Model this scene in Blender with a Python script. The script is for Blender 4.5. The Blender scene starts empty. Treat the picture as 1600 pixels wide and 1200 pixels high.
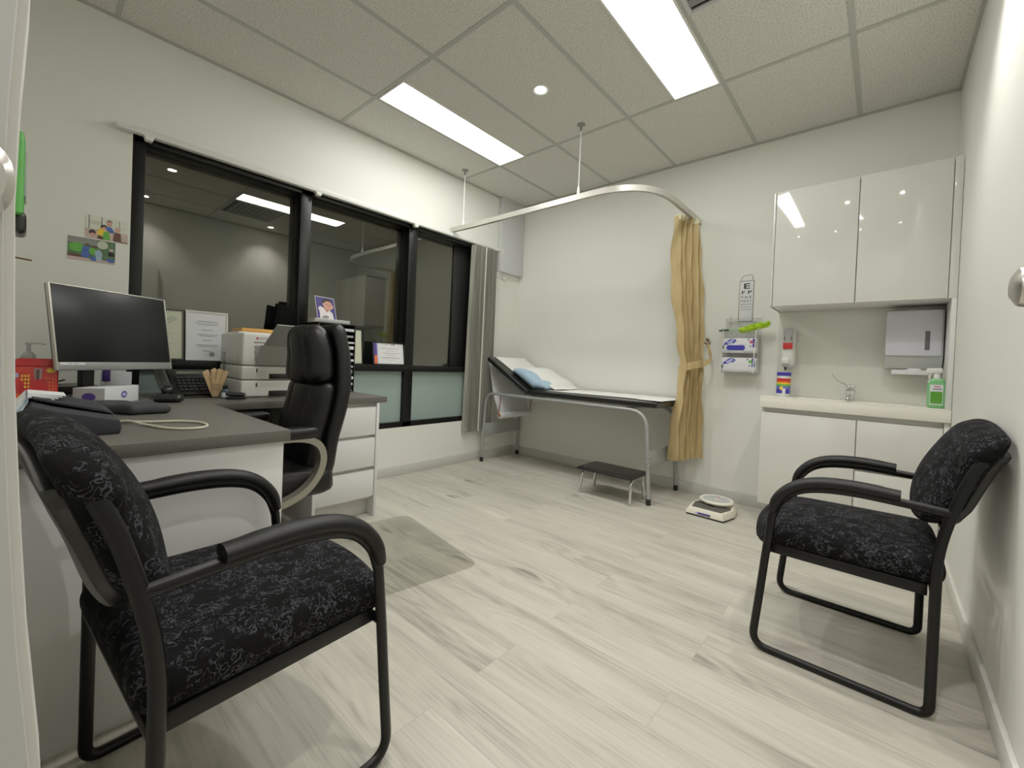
import bpy, bmesh, math, random
from mathutils import Vector, Matrix
random.seed(7)
PI = math.pi
SC = bpy.context.scene
COL = SC.collection

# ------------------------------------------------------------------ materials
MATS = {}
def srgb(r, g, b):
    f = lambda c: ((c/255)/12.92 if c/255 <= .04045 else (((c/255)+.055)/1.055)**2.4)
    return (f(r), f(g), f(b), 1)
def mat(name, col=(200,200,200), rough=.5, metal=0, spec=.5, coat=0, bump=None, vary=None, emit=None, trans=0, alpha=1, sheen=0):
    if name in MATS: return MATS[name]
    m = bpy.data.materials.new(name); m.use_nodes = True
    nt = m.node_tree; b = nt.nodes['Principled BSDF']
    c = srgb(*col)
    b.inputs['Base Color'].default_value = c
    b.inputs['Roughness'].default_value = rough
    b.inputs['Metallic'].default_value = metal
    b.inputs['Specular IOR Level'].default_value = spec
    b.inputs['Coat Weight'].default_value = coat
    b.inputs['Transmission Weight'].default_value = trans
    b.inputs['Alpha'].default_value = alpha
    b.inputs['Sheen Weight'].default_value = sheen
    if emit:
        b.inputs['Emission Color'].default_value = srgb(*emit[0]); b.inputs['Emission Strength'].default_value = emit[1]
    if vary or bump:
        tc = nt.nodes.new('ShaderNodeTexCoord')
    if vary:   # (scale, amount)
        n = nt.nodes.new('ShaderNodeTexNoise'); n.inputs['Scale'].default_value = vary[0]; n.inputs['Detail'].default_value = 4
        nt.links.new(tc.outputs['Object'], n.inputs['Vector'])
        r = nt.nodes.new('ShaderNodeMapRange'); r.inputs[1].default_value = .3; r.inputs[2].default_value = .7
        r.inputs[3].default_value = 1-vary[1]; r.inputs[4].default_value = 1+vary[1]
        nt.links.new(n.outputs['Fac'], r.inputs[0])
        v = nt.nodes.new('ShaderNodeVectorMath'); v.operation = 'SCALE'; v.inputs[0].default_value = c[:3]
        nt.links.new(r.outputs[0], v.inputs['Scale']); nt.links.new(v.outputs[0], b.inputs['Base Color'])
    if bump:   # (scale, strength, distance)
        n = nt.nodes.new('ShaderNodeTexNoise'); n.inputs['Scale'].default_value = bump[0]; n.inputs['Detail'].default_value = 3
        nt.links.new(tc.outputs['Object'], n.inputs['Vector'])
        bp = nt.nodes.new('ShaderNodeBump'); bp.inputs['Strength'].default_value = bump[1]; bp.inputs['Distance'].default_value = bump[2]
        nt.links.new(n.outputs['Fac'], bp.inputs['Height']); nt.links.new(bp.outputs[0], b.inputs['Normal'])
    MATS[name] = m
    return m

WALL = mat('wall_paint', (225,225,217), .55, spec=.3, bump=(180,.08,.002), vary=(1.2,.012))
WALLR = WALL
TRIMW = mat('trim_white', (212,211,204), .4, bump=(60,.03,.001))
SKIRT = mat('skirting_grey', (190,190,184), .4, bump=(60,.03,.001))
SKIRTW = mat('skirting_white', (214,212,204), .4, bump=(60,.03,.001))
GLOSSW = mat('gloss_white_cabinet', (213,212,205), .07, spec=.5, coat=.3, bump=(3,.02,.002))
MATTW = mat('satin_white_laminate', (214,214,212), .35, bump=(90,.03,.001))
CARC = mat('carcass_white', (205,205,200), .4, bump=(90,.03,.001))
STONE = mat('white_stone_top', (232,228,216), .25, vary=(60,.02))
BLKFRAME = mat('black_aluminium', (8,8,8), .35, spec=.25, bump=(200,.05,.001))
NIGHT = mat('night_black', (4,4,4), .6, vary=(3,.2))
GRIDM = mat('grid_bar_grey', (170,171,163), .5, bump=(80,.03,.001))
RAILW = mat('white_aluminium', (222,222,216), .35, bump=(100,.03,.001))
ALU = mat('brushed_aluminium', (196,193,184), .35, metal=.55, bump=(120,.05,.001))
STEEL = mat('grey_painted_steel', (150,153,152), .38, metal=.25, bump=(120,.04,.001))
CHROME = mat('chrome', (215,215,215), .12, metal=1, bump=(5,.02,.001))
KNOBM = mat('satin_chrome', (200,196,190), .3, metal=1, bump=(5,.02,.001))
RUBBER = mat('black_rubber', (12,12,12), .7, bump=(100,.1,.001))
BLKMET = mat('black_tube_metal', (4,4,5), .38, spec=.25, bump=(350,.12,.001))
ARMPAD = mat('black_moulded_pad', (8,8,9), .5, spec=.25, bump=(420,.25,.0012))
BLKPL = mat('black_plastic', (6,6,7), .35, bump=(300,.08,.001))
DKPL = mat('dark_grey_plastic', (34,34,35), .45, bump=(300,.08,.001))
WHPL = mat('white_plastic', (215,214,208), .35, bump=(80,.02,.001))
GRPL = mat('light_grey_plastic', (176,178,178), .4, bump=(80,.02,.001))
MIDGR = mat('mid_grey_plastic', (128,128,124), .42, bump=(80,.02,.001))
PAPER = mat('white_paper', (226,226,222), .8, spec=.2, bump=(14,.35,.01))
PAPERF = mat('flat_white_paper', (218,219,222), .7, spec=.2, vary=(20,.02))
CREAMP = mat('cream_paper', (196,200,176), .7, spec=.2, vary=(20,.02))
INK = mat('grey_ink', (140,142,148), .8, vary=(300,.2))
BLACKINK = mat('black_ink', (20,20,20), .7, vary=(300,.2))
DESK = mat('charcoal_laminate', (84,82,76), .42, spec=.45, bump=(500,.06,.0008), vary=(80,.06))
LEATHER = mat('black_leather', (4,4,5), .42, spec=.3, bump=(260,.25,.0015))
PADBLK = mat('black_vinyl', (8,7,8), .35, bump=(120,.08,.001))
SILVER = mat('champagne_silver', (150,145,132), .4, metal=.6, bump=(120,.05,.001))
NAVY = mat('navy_cloth', (20,22,30), .75, bump=(300,.2,.001))
POUCH = mat('dark_grey_fabric', (42,43,45), .85, bump=(90,.5,.004), vary=(25,.25))
CABLE = mat('cream_cable', (188,184,164), .5, bump=(80,.03,.001))
WOOD = mat('pale_birch', (203,168,124), .6, vary=(40,.08))
RED = mat('red_print', (196,28,34), .35, vary=(50,.08))
ORANGE = mat('orange_print', (226,96,26), .35, vary=(50,.08))
YELLOW = mat('yellow_print', (236,196,40), .35, vary=(50,.06))
MANILA = mat('manila_orange', (222,160,72), .6, vary=(40,.05))
PURPLE = mat('purple_print', (70,48,130), .5, vary=(60,.06))
BLUE = mat('blue_print', (44,40,158), .45, vary=(60,.05))
LBLUE = mat('pale_blue_paper', (150,178,200), .6, bump=(30,.25,.006), vary=(30,.07))
LAV = mat('lavender_print', (176,178,222), .5, vary=(60,.05))
GREENP = mat('green_print', (92,168,60), .5, vary=(60,.06))
GREENLIQ = mat('green_liquid_plastic', (112,180,116), .18, vary=(8,.05))
GREENLAB = mat('green_label', (70,140,30), .4, vary=(60,.08))
DKGREEN = mat('dark_green_plastic', (24,74,50), .4, vary=(60,.06))
MINT = mat('pale_green_plastic', (130,190,140), .4, vary=(60,.05))
PINK = mat('pink_print', (206,60,110), .5, vary=(60,.05))
SKIN = mat('printed_skin', (206,150,128), .5, vary=(60,.08))
BROWNP = mat('brown_print', (92,56,42), .5, vary=(60,.1))
BABYBLUE = mat('violet_backdrop_print', (58,50,120), .4, vary=(20,.15))
CARD = mat('brown_cardboard', (150,92,62), .8, vary=(60,.1))
REDBAND = mat('red_rubber_strap', (150,70,62), .6, vary=(60,.06))
SCALEW = mat('warm_white_plastic', (224,219,202), .3, bump=(80,.02,.001))
SCALEM = mat('ribbed_grey_rubber', (72,68,62), .75, bump=(200,.3,.001))
LAMPM = mat('panel_light', (255,255,255), .5, emit=((252,254,246), 20.5), vary=(2,.01))
DOWNM = mat('downlight_lamp', (255,255,255), .5, emit=((255,250,240), 60), vary=(2,.01))
SCREEN = mat('dark_screen', (24,25,27), .3, spec=.25, bump=(3,.01,.001))
TEAL = mat('frosted_teal_glass', (140,158,152), .35, vary=(1.2,.06))
SHIRTW = mat('print_white', (222,214,214), .5, vary=(40,.05))
GRASSP = mat('print_foliage', (72,104,70), .5, vary=(60,.4))
SKYP = mat('print_blue', (60,92,176), .5, vary=(60,.3))
TANP = mat('print_tan', (196,170,160), .5, vary=(30,.1))
WINP = mat('print_pale_window', (214,216,200), .5, vary=(40,.06))

# --- bespoke node materials
def nodes(name):
    m = bpy.data.materials.new(name); m.use_nodes = True; MATS[name] = m
    nt = m.node_tree; return m, nt, nt.nodes['Principled BSDF'], nt.nodes.new, nt.links.new
def floor_mat():
    m, nt, b, N, L = nodes('grey_oak_planks')
    tc = N('ShaderNodeTexCoord')
    br = N('ShaderNodeTexBrick'); br.offset = .37; br.inputs['Scale'].default_value = 1
    br.inputs['Brick Width'].default_value = 1.3; br.inputs['Row Height'].default_value = .185
    br.inputs['Mortar Size'].default_value = .0009; br.inputs['Mortar Smooth'].default_value = .3
    br.inputs['Color1'].default_value = (0,0,0,1); br.inputs['Color2'].default_value = (1,1,1,1); br.inputs['Mortar'].default_value = (.5,.5,.5,1)
    L(tc.outputs['Object'], br.inputs['Vector'])
    # each plank offsets the grain
    sc = N('ShaderNodeVectorMath'); sc.operation = 'SCALE'; sc.inputs['Scale'].default_value = 9.0
    L(br.outputs['Color'], sc.inputs[0])
    add = N('ShaderNodeVectorMath'); add.operation = 'ADD'
    L(tc.outputs['Object'], add.inputs[0]); L(sc.outputs[0], add.inputs[1])
    mp = N('ShaderNodeMapping'); mp.inputs['Scale'].default_value = (.9, 9, 1); L(add.outputs[0], mp.inputs['Vector'])
    n1 = N('ShaderNodeTexNoise'); n1.inputs['Scale'].default_value = 1.0; n1.inputs['Detail'].default_value = 5; n1.inputs['Roughness'].default_value = .6; n1.inputs['Distortion'].default_value = .5
    L(mp.outputs[0], n1.inputs['Vector'])
    mp2 = N('ShaderNodeMapping'); mp2.inputs['Scale'].default_value = (3, 110, 1); L(add.outputs[0], mp2.inputs['Vector'])
    n2 = N('ShaderNodeTexNoise'); n2.inputs['Scale'].default_value = 1.2; n2.inputs['Detail'].default_value = 3; n2.inputs['Distortion'].default_value = .3
    L(mp2.outputs[0], n2.inputs['Vector'])
    # cathedral figure: bands of a distorted field
    mp3 = N('ShaderNodeMapping'); mp3.inputs['Scale'].default_value = (.55, 3.6, 1); L(add.outputs[0], mp3.inputs['Vector'])
    n3 = N('ShaderNodeTexNoise'); n3.inputs['Scale'].default_value = 1.3; n3.inputs['Detail'].default_value = 1.5; L(mp3.outputs[0], n3.inputs['Vector'])
    mu = N('ShaderNodeMath'); mu.operation = 'MULTIPLY'; mu.inputs[1].default_value = 75; L(n3.outputs['Fac'], mu.inputs[0]); FLD = mu
    si = N('ShaderNodeMath'); si.operation = 'SINE'
    # knots
    mp4 = N('ShaderNodeMapping'); mp4.inputs['Scale'].default_value = (1.5, 5.0, 1); L(add.outputs[0], mp4.inputs['Vector'])
    vo = N('ShaderNodeTexVoronoi'); vo.inputs['Scale'].default_value = 1.15; L(mp4.outputs[0], vo.inputs['Vector'])
    kr = N('ShaderNodeMapRange'); kr.inputs[1].default_value = .0; kr.inputs[2].default_value = .17; kr.inputs[3].default_value = 1; kr.inputs[4].default_value = 0; L(vo.outputs['Distance'], kr.inputs[0])
    kp = N('ShaderNodeMath'); kp.operation = 'POWER'; kp.inputs[1].default_value = 1.6; L(kr.outputs[0], kp.inputs[0])
    vd = N('ShaderNodeMath'); vd.operation = 'MULTIPLY_ADD'; vd.inputs[1].default_value = 26; L(vo.outputs['Distance'], vd.inputs[0]); L(FLD.outputs[0], vd.inputs[2]); L(vd.outputs[0], si.inputs[0])
    def ma(op, a, bb):
        x = N('ShaderNodeMath'); x.operation = op
        for i, v in enumerate((a, bb)):
            if isinstance(v, (int, float)): x.inputs[i].default_value = v
            else: L(v, x.inputs[i])
        return x.outputs[0]
    s = ma('MULTIPLY', ma('SUBTRACT', n1.outputs['Fac'], .5), 1.15)
    s = ma('ADD', s, ma('MULTIPLY', ma('SUBTRACT', n2.outputs['Fac'], .5), .6))
    nb = N('ShaderNodeMapRange'); nb.inputs[1].default_value = .1; nb.inputs[2].default_value = .5; nb.inputs[3].default_value = .12; nb.inputs[4].default_value = .03; L(vo.outputs['Distance'], nb.inputs[0])
    s = ma('ADD', s, ma('MULTIPLY', si.outputs[0], nb.outputs[0]))
    s = ma('SUBTRACT', s, ma('MULTIPLY', kp.outputs[0], .62))
    sepr = N('ShaderNodeSeparateColor'); L(br.outputs['Color'], sepr.inputs[0])
    s = ma('ADD', s, ma('MULTIPLY', ma('SUBTRACT', sepr.outputs[0], .5), .09))
    s = ma('ADD', s, .5)
    cr = N('ShaderNodeValToRGB'); e = cr.color_ramp.elements
    e[0].position = .08; e[0].color = srgb(122,118,108); e[1].position = .95; e[1].color = srgb(197,192,178)
    x = cr.color_ramp.elements.new(.45); x.color = srgb(173,168,155)
    L(s, cr.inputs[0])
    mx = N('ShaderNodeMix'); mx.data_type = 'RGBA'; L(br.outputs['Fac'], mx.inputs['Factor']); L(cr.outputs[0], mx.inputs['A']); mx.inputs['B'].default_value = srgb(152,146,135)
    L(mx.outputs['Result'], b.inputs['Base Color'])
    b.inputs['Roughness'].default_value = .36; b.inputs['Specular IOR Level'].default_value = .42
    bp = N('ShaderNodeBump'); bp.inputs['Strength'].default_value = .08; bp.inputs['Distance'].default_value = .002
    L(s, bp.inputs['Height']); L(bp.outputs[0], b.inputs['Normal'])
    return m
def ceil_mat():
    m, nt, b, N, L = nodes('mineral_fibre_tile')
    tc = N('ShaderNodeTexCoord')
    n = N('ShaderNodeTexNoise'); n.inputs['Scale'].default_value = 150; n.inputs['Detail'].default_value = 3; L(tc.outputs['Object'], n.inputs['Vector'])
    cr = N('ShaderNodeValToRGB'); e = cr.color_ramp.elements
    e[0].position = .34; e[0].color = srgb(158,155,147); e[1].position = .47; e[1].color = srgb(214,212,204); L(n.outputs['Fac'], cr.inputs[0])
    L(cr.outputs[0], b.inputs['Base Color']); b.inputs['Roughness'].default_value = .9; b.inputs['Specular IOR Level'].default_value = .2
    bp = N('ShaderNodeBump'); bp.inputs['Strength'].default_value = .4; bp.inputs['Distance'].default_value = .004; L(n.outputs['Fac'], bp.inputs['Height']); L(bp.outputs[0], b.inputs['Normal'])
    return m
def fabric_mat():
    m, nt, b, N, L = nodes('black_squiggle_fabric')
    tc = N('ShaderNodeTexCoord')
    n = N('ShaderNodeTexNoise'); n.inputs['Scale'].default_value = 60; n.inputs['Detail'].default_value = .5; n.inputs['Distortion'].default_value = 1.6; L(tc.outputs['Object'], n.inputs['Vector'])
    a = N('ShaderNodeMath'); a.operation = 'SUBTRACT'; a.inputs[1].default_value = .5; L(n.outputs['Fac'], a.inputs[0])
    c = N('ShaderNodeMath'); c.operation = 'ABSOLUTE'; L(a.outputs[0], c.inputs[0])
    r = N('ShaderNodeMapRange'); r.inputs[1].default_value = .03; r.inputs[2].default_value = .055; r.inputs[3].default_value = 1; r.inputs[4].default_value = 0; L(c.outputs[0], r.inputs[0])
    n2 = N('ShaderNodeTexNoise'); n2.inputs['Scale'].default_value = 30; L(tc.outputs['Object'], n2.inputs['Vector'])
    r2 = N('ShaderNodeMapRange'); r2.inputs[1].default_value = .42; r2.inputs[2].default_value = .5; L(n2.outputs['Fac'], r2.inputs[0])
    mu = N('ShaderNodeMath'); mu.operation = 'MULTIPLY'; L(r.outputs[0], mu.inputs[0]); L(r2.outputs[0], mu.inputs[1])
    mx = N('ShaderNodeMix'); mx.data_type = 'RGBA'; L(mu.outputs[0], mx.inputs['Factor']); mx.inputs['A'].default_value = srgb(12,12,13); mx.inputs['B'].default_value = srgb(54,54,58)
    L(mx.outputs['Result'], b.inputs['Base Color']); b.inputs['Roughness'].default_value = .9; b.inputs['Specular IOR Level'].default_value = .08
    b.inputs['Sheen Weight'].default_value = .0
    bp = N('ShaderNodeBump'); bp.inputs['Strength'].default_value = .5; bp.inputs['Distance'].default_value = .002; L(mu.outputs[0], bp.inputs['Height']); L(bp.outputs[0], b.inputs['Normal'])
    return m
def glass_mat(name, tint, ior=1.9):
    m, nt, b, N, L = nodes(name)
    out = nt.nodes['Material Output']; nt.nodes.remove(b)
    fr = N('ShaderNodeFresnel'); ge = N('ShaderNodeNewGeometry'); mr_ = N('ShaderNodeMapRange')
    mr_.inputs[3].default_value = ior; mr_.inputs[4].default_value = 1/ior
    L(ge.outputs['Backfacing'], mr_.inputs[0]); L(mr_.outputs[0], fr.inputs['IOR'])
    gl = N('ShaderNodeBsdfGlossy'); gl.inputs['Roughness'].default_value = .008; gl.inputs['Color'].default_value = tint
    tr = N('ShaderNodeBsdfTransparent'); tr.inputs['Color'].default_value = (.75,.8,.78,1)
    mx = N('ShaderNodeMixShader'); L(fr.outputs[0], mx.inputs[0]); L(tr.outputs[0], mx.inputs[1]); L(gl.outputs[0], mx.inputs[2]); L(mx.outputs[0], out.inputs[0])
    return m
def curtain_mat():
    m, nt, b, N, L = nodes('tan_curtain_cloth')
    tc = N('ShaderNodeTexCoord'); mp = N('ShaderNodeMapping'); mp.inputs['Scale'].default_value = (1,1,.25); L(tc.outputs['Object'], mp.inputs['Vector'])
    n = N('ShaderNodeTexNoise'); n.inputs['Scale'].default_value = 22; n.inputs['Detail'].default_value = 4; L(mp.outputs[0], n.inputs['Vector'])
    cr = N('ShaderNodeValToRGB'); e = cr.color_ramp.elements; e[0].position = .3; e[0].color = srgb(172,146,94); e[1].position = .75; e[1].color = srgb(200,174,122); L(n.outputs['Fac'], cr.inputs[0])
    L(cr.outputs[0], b.inputs['Base Color']); b.inputs['Roughness'].default_value = .7; b.inputs['Sheen Weight'].default_value = .1
    return m
def blind_mat():
    m, nt, b, N, L = nodes('grey_blind_fabric')
    tc = N('ShaderNodeTexCoord'); mp = N('ShaderNodeMapping'); mp.inputs['Scale'].default_value = (60,60,1); L(tc.outputs['Object'], mp.inputs['Vector'])
    n = N('ShaderNodeTexNoise'); n.inputs['Scale'].default_value = 1; n.inputs['Detail'].default_value = 2; L(mp.outputs[0], n.inputs['Vector'])
    cr = N('ShaderNodeValToRGB'); e = cr.color_ramp.elements; e[0].position = .3; e[0].color = srgb(112,112,102); e[1].position = .7; e[1].color = srgb(158,157,145); L(n.outputs['Fac'], cr.inputs[0])
    L(cr.outputs[0], b.inputs['Base Color']); b.inputs['Roughness'].default_value = .7
    return m
def duster_mat():
    return mat('lime_microfibre', (172,210,30), .8, vary=(60,.25), bump=(120,.6,.004))
FLOOR = floor_mat(); CEIL = ceil_mat(); FABRIC = fabric_mat(); CURT = curtain_mat(); BLIND = blind_mat(); DUST = duster_mat()
GLASS = glass_mat('window_glass', (1,.94,.84,1), 1.75)
MATM = glass_mat('clear_vinyl_mat', (.9,.9,.9,1), 1.35)
for n_ in MATM.node_tree.nodes:
    if n_.type == 'BSDF_TRANSPARENT': n_.inputs['Color'].default_value = (.93,.93,.915,1)
    if n_.type == 'BSDF_GLOSSY': n_.inputs['Roughness'].default_value = .18
CLEARM = glass_mat('clear_acrylic', (1,1,1,1), 1.5)
for n_ in CLEARM.node_tree.nodes:
    if n_.type == 'BSDF_TRANSPARENT': n_.inputs['Color'].default_value = (.93,.93,.93,1)

# ------------------------------------------------------------------ mesh builder
class MB:
    def __init__(s): s.bm = bmesh.new(); s.mats = []
    def _m(s, faces, m):
        if m not in s.mats: s.mats.append(m)
        i = s.mats.index(m)
        for f in faces: f.material_index = i
    def box(s, c0, c1, m, bev=.002, seg=2, rot=None, piv=None):
        x0,y0,z0 = c0; x1,y1,z1 = c1
        v = [s.bm.verts.new(p) for p in ((x0,y0,z0),(x1,y0,z0),(x1,y1,z0),(x0,y1,z0),(x0,y0,z1),(x1,y0,z1),(x1,y1,z1),(x0,y1,z1))]
        fs = [s.bm.faces.new([v[i] for i in q]) for q in ((3,2,1,0),(4,5,6,7),(0,1,5,4),(1,2,6,5),(2,3,7,6),(3,0,4,7))]
        bmesh.ops.recalc_face_normals(s.bm, faces=fs)
        mn = min(abs(x1-x0), abs(y1-y0), abs(z1-z0))
        bev = min(bev, mn*.45)
        s._m(fs, m)
        if bev > 0:
            es = list({e for f in fs for e in f.edges})
            r = bmesh.ops.bevel(s.bm, geom=es, offset=bev, segments=seg, profile=.5, affect='EDGES')
            s._m(r['faces'], m)
            allf = set(r['faces'])
            for f in fs:
                if f.is_valid: allf.add(f)
            fs = allf
        if rot is not None:
            vs = {vv for f in fs for vv in f.verts}
            M = rot if isinstance(rot, Matrix) else Matrix.Rotation(rot, 4, 'Z')
            P = Vector(piv or (0,0,0))
            for vv in vs: vv.co = M @ (vv.co-P) + P
        return s
    def rbox(s, c0, c1, r, m, n=10, deform=None):
        """soft rounded box on a subdivided cube, optional deform(x,y,z)->(x,y,z)"""
        c0 = Vector(c0); c1 = Vector(c1); ce = (c0+c1)/2; h = (c1-c0)/2
        r = min(r, h.x, h.y, h.z)
        faces = []; vd = {}
        def vert(p):
            k = tuple(round(c, 5) for c in p)
            if k not in vd:
                q = Vector([p[i]*h[i] for i in range(3)])
                inn = Vector([max(-(h[i]-r), min(h[i]-r, q[i])) for i in range(3)])
                d = q-inn
                if d.length > 1e-9: q = inn + d.normalized()*r
                w = ce+q
                if deform: w = Vector(deform(*w))
                vd[k] = s.bm.verts.new(w)
            return vd[k]
        ax = [(0,1,2),(1,2,0),(2,0,1)]
        g = [ -math.cos(PI*i/n)*.35 + (-1+2*i/n)*.65 for i in range(n+1)]
        for a,b_,c in ax:
            for sg in (-1,1):
                for i in range(n):
                    for j in range(n):
                        q = []
                        for di,dj in ((0,0),(1,0),(1,1),(0,1)):
                            p = [0,0,0]; p[a] = g[i+di]; p[b_] = g[j+dj]; p[c] = sg; q.append(vert(p))
                        if sg < 0: q.reverse()
                        if len(set(q)) == 4:
                            try: faces.append(s.bm.faces.new(q))
                            except ValueError: pass
        s._m(faces, m); return s
    def tube(s, pts, r, m, n=12, closed=False, prof=None, up=None, caps=True):
        """sweep; r number or list; prof=(a,b) scales section axes"""
        P = [Vector(p) for p in pts]; N = len(P); rings = []
        a_, b_ = prof or (1,1)
        prev = None
        for i in range(N):
            if closed: t = (P[(i+1)%N]-P[i-1]).normalized()
            else: t = (P[min(i+1,N-1)]-P[max(i-1,0)]).normalized()
            if up is not None:
                u = Vector(up); u = (u - t*u.dot(t)).normalized()
            elif prev is None:
                u = Vector((0,0,1)) if abs(t.z) < .9 else Vector((1,0,0)); u = (u-t*u.dot(t)).normalized()
            else:
                u = (prev - t*prev.dot(t)).normalized()
            prev = u; w = t.cross(u)
            rr = r[i] if isinstance(r, (list,tuple)) else r
            rings.append([s.bm.verts.new(P[i] + u*math.cos(2*PI*k/n)*rr*a_ + w*math.sin(2*PI*k/n)*rr*b_) for k in range(n)])
        fs = []
        for i in range(N if closed else N-1):
            A = rings[i]; B = rings[(i+1)%N]
            for k in range(n): fs.append(s.bm.faces.new((A[k],A[(k+1)%n],B[(k+1)%n],B[k])))
        if not closed and caps:
            fs.append(s.bm.faces.new(rings[0][::-1])); fs.append(s.bm.faces.new(rings[-1]))
        bmesh.ops.recalc_face_normals(s.bm, faces=fs)
        s._m(fs, m); return s
    def strip(s, pts, w, t, m, up=(0,0,1), side=None):
        """rectangular section swept along pts: width w along `side`, thickness t"""
        P = [Vector(p) for p in pts]; rings = []; S = Vector(side)
        for i in range(len(P)):
            d = (P[min(i+1,len(P)-1)]-P[max(i-1,0)]).normalized()
            nn = d.cross(S).normalized()
            rings.append([s.bm.verts.new(P[i]+S*a*w/2+nn*b*t/2) for a,b in ((-1,-1),(1,-1),(1,1),(-1,1))])
        fs = []
        for A,B in zip(rings, rings[1:]):
            for k in range(4): fs.append(s.bm.faces.new((A[k],A[(k+1)%4],B[(k+1)%4],B[k])))
        fs.append(s.bm.faces.new(rings[0][::-1])); fs.append(s.bm.faces.new(rings[-1]))
        bmesh.ops.recalc_face_normals(s.bm, faces=fs); s._m(fs, m); return s
    def lathe(s, prof, c, m, n=24, axis='Z', sc=(1,1)):
        rings = []; c = Vector(c)
        for r, h in prof:
            ring = []
            for k in range(n):
                a = 2*PI*k/n; x = r*math.cos(a)*sc[0]; y = r*math.sin(a)*sc[1]
                p = {'Z':(x,y,h),'X':(h,x,y),'Y':(x,-h,y)}[axis]
                ring.append(s.bm.verts.new(c+Vector(p)))
            rings.append(ring)
        fs = []
        for A,B in zip(rings, rings[1:]):
            for k in range(n): fs.append(s.bm.faces.new((A[k],A[(k+1)%n],B[(k+1)%n],B[k])))
        fs.append(s.bm.faces.new(rings[0][::-1])); fs.append(s.bm.faces.new(rings[-1]))
        bmesh.ops.recalc_face_normals(s.bm, faces=fs); s._m(fs, m); return s
    def prism(s, poly, axis, a, b, m, bev=0):
        def P(u,v,w): return {'X':(w,u,v),'Y':(u,w,v),'Z':(u,v,w)}[axis]
        A = [s.bm.verts.new(P(u,v,a)) for u,v in poly]; B = [s.bm.verts.new(P(u,v,b)) for u,v in poly]
        n = len(poly); fs = [s.bm.faces.new(A[::-1]), s.bm.faces.new(B)]
        for k in range(n): fs.append(s.bm.faces.new((A[k],A[(k+1)%n],B[(k+1)%n],B[k])))
        bmesh.ops.recalc_face_normals(s.bm, faces=fs); s._m(fs, m)
        if bev:
            es = list({e for f in fs for e in f.edges})
            r = bmesh.ops.bevel(s.bm, geom=es, offset=bev, segments=2, profile=.5, affect='EDGES'); s._m(r['faces'], m)
        return s
    def grid(s, fn, nu, nv, m, thick=0):
        V = [[s.bm.verts.new(fn(i/nu, j/nv)) for j in range(nv+1)] for i in range(nu+1)]
        fs = [s.bm.faces.new((V[i][j],V[i+1][j],V[i+1][j+1],V[i][j+1])) for i in range(nu) for j in range(nv)]
        bmesh.ops.recalc_face_normals(s.bm, faces=fs)
        s._m(fs, m)
        if thick:
            r = bmesh.ops.solidify(s.bm, geom=fs, thickness=thick)
            s._m([g for g in r['geom'] if isinstance(g, bmesh.types.BMFace)], m)
        return s
    def ball(s, c, r, m, sc=(1,1,1), n=12):
        r_ = bmesh.ops.create_uvsphere(s.bm, u_segments=n*2, v_segments=n, radius=r, matrix=Matrix.Translation(c) @ Matrix.Diagonal((*sc,1)))
        s._m({f for v in r_['verts'] for f in v.link_faces}, m); return s
    def art(s, O, U, V, shapes, step=.00025):
        """flat printed shapes: O origin, U, V unit-square axes, shapes=[(kind, args, mat)] stacked outwards"""
        O = Vector(O); U = Vector(U); V = Vector(V); nn = U.cross(V).normalized()
        for i, (k, a, m) in enumerate(shapes):
            if k == 'rect': x0,y0,x1,y1 = a; pl = [(x0,y0),(x1,y0),(x1,y1),(x0,y1)]
            elif k == 'ell': cx,cy,rx,ry = a; pl = [(cx+rx*math.cos(2*PI*t/16), cy+ry*math.sin(2*PI*t/16)) for t in range(16)]
            else: pl = a
            f = s.bm.faces.new([s.bm.verts.new(O+U*u+V*v+nn*step*(1+i//4 if len(shapes) > 24 else 1+i)) for u,v in pl]); s._m([f], m)
        return s
    def build(s, name, parent=None, local=False, loc=None, rotz=0, rot=None, sharp=35):
        bm = s.bm
        if parent is not None and not local:
            bmesh.ops.translate(bm, verts=bm.verts, vec=-wloc(parent))
        bm.normal_update()
        for f in bm.faces: f.smooth = True
        lim = math.radians(sharp)
        for e in bm.edges:
            if len(e.link_faces) == 2:
                if e.calc_face_angle(0) > lim: e.smooth = False
            else: e.smooth = False
        me = bpy.data.meshes.new(name); bm.to_mesh(me); bm.free()
        for m in s.mats: me.materials.append(m)
        o = bpy.data.objects.new(name, me); COL.objects.link(o)
        if parent is not None: o.parent = parent
        if loc: o.location = loc
        if rotz: o.rotation_euler.z = rotz
        if rot: o.rotation_euler = rot
        return o
def wloc(o):
    v = Vector((0,0,0))
    while o is not None: v += o.location; o = o.parent
    return v
def tag(o, label=None, cat=None, group=None, kind=None):
    if label: o['label'] = label
    if cat: o['category'] = cat
    if group: o['group'] = group
    if kind: o['kind'] = kind
    return o
def thing(name, label, cat, loc=(0,0,0), rotz=0, group=None):
    o = bpy.data.objects.new(name, None); COL.objects.link(o); o.empty_display_size = .05
    o.location = loc; o.rotation_euler = (0,0,rotz)
    return tag(o, label, cat, group)
def struct(name, mb, parent=None):
    o = mb.build(name, parent); o['kind'] = 'structure'; return o
def dup(root, loc, rotz, label, group=None):
    r = root.copy(); COL.objects.link(r); r.location = loc; r.rotation_euler = (0,0,rotz); r['label'] = label
    if group: r['group'] = group
    for ch in [c for c in bpy.data.objects if c.parent == root]:
        c = ch.copy(); COL.objects.link(c); c.parent = r
        for g in [d for d in bpy.data.objects if d.parent == ch]:
            d = g.copy(); COL.objects.link(d); d.parent = c
    return r
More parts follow.
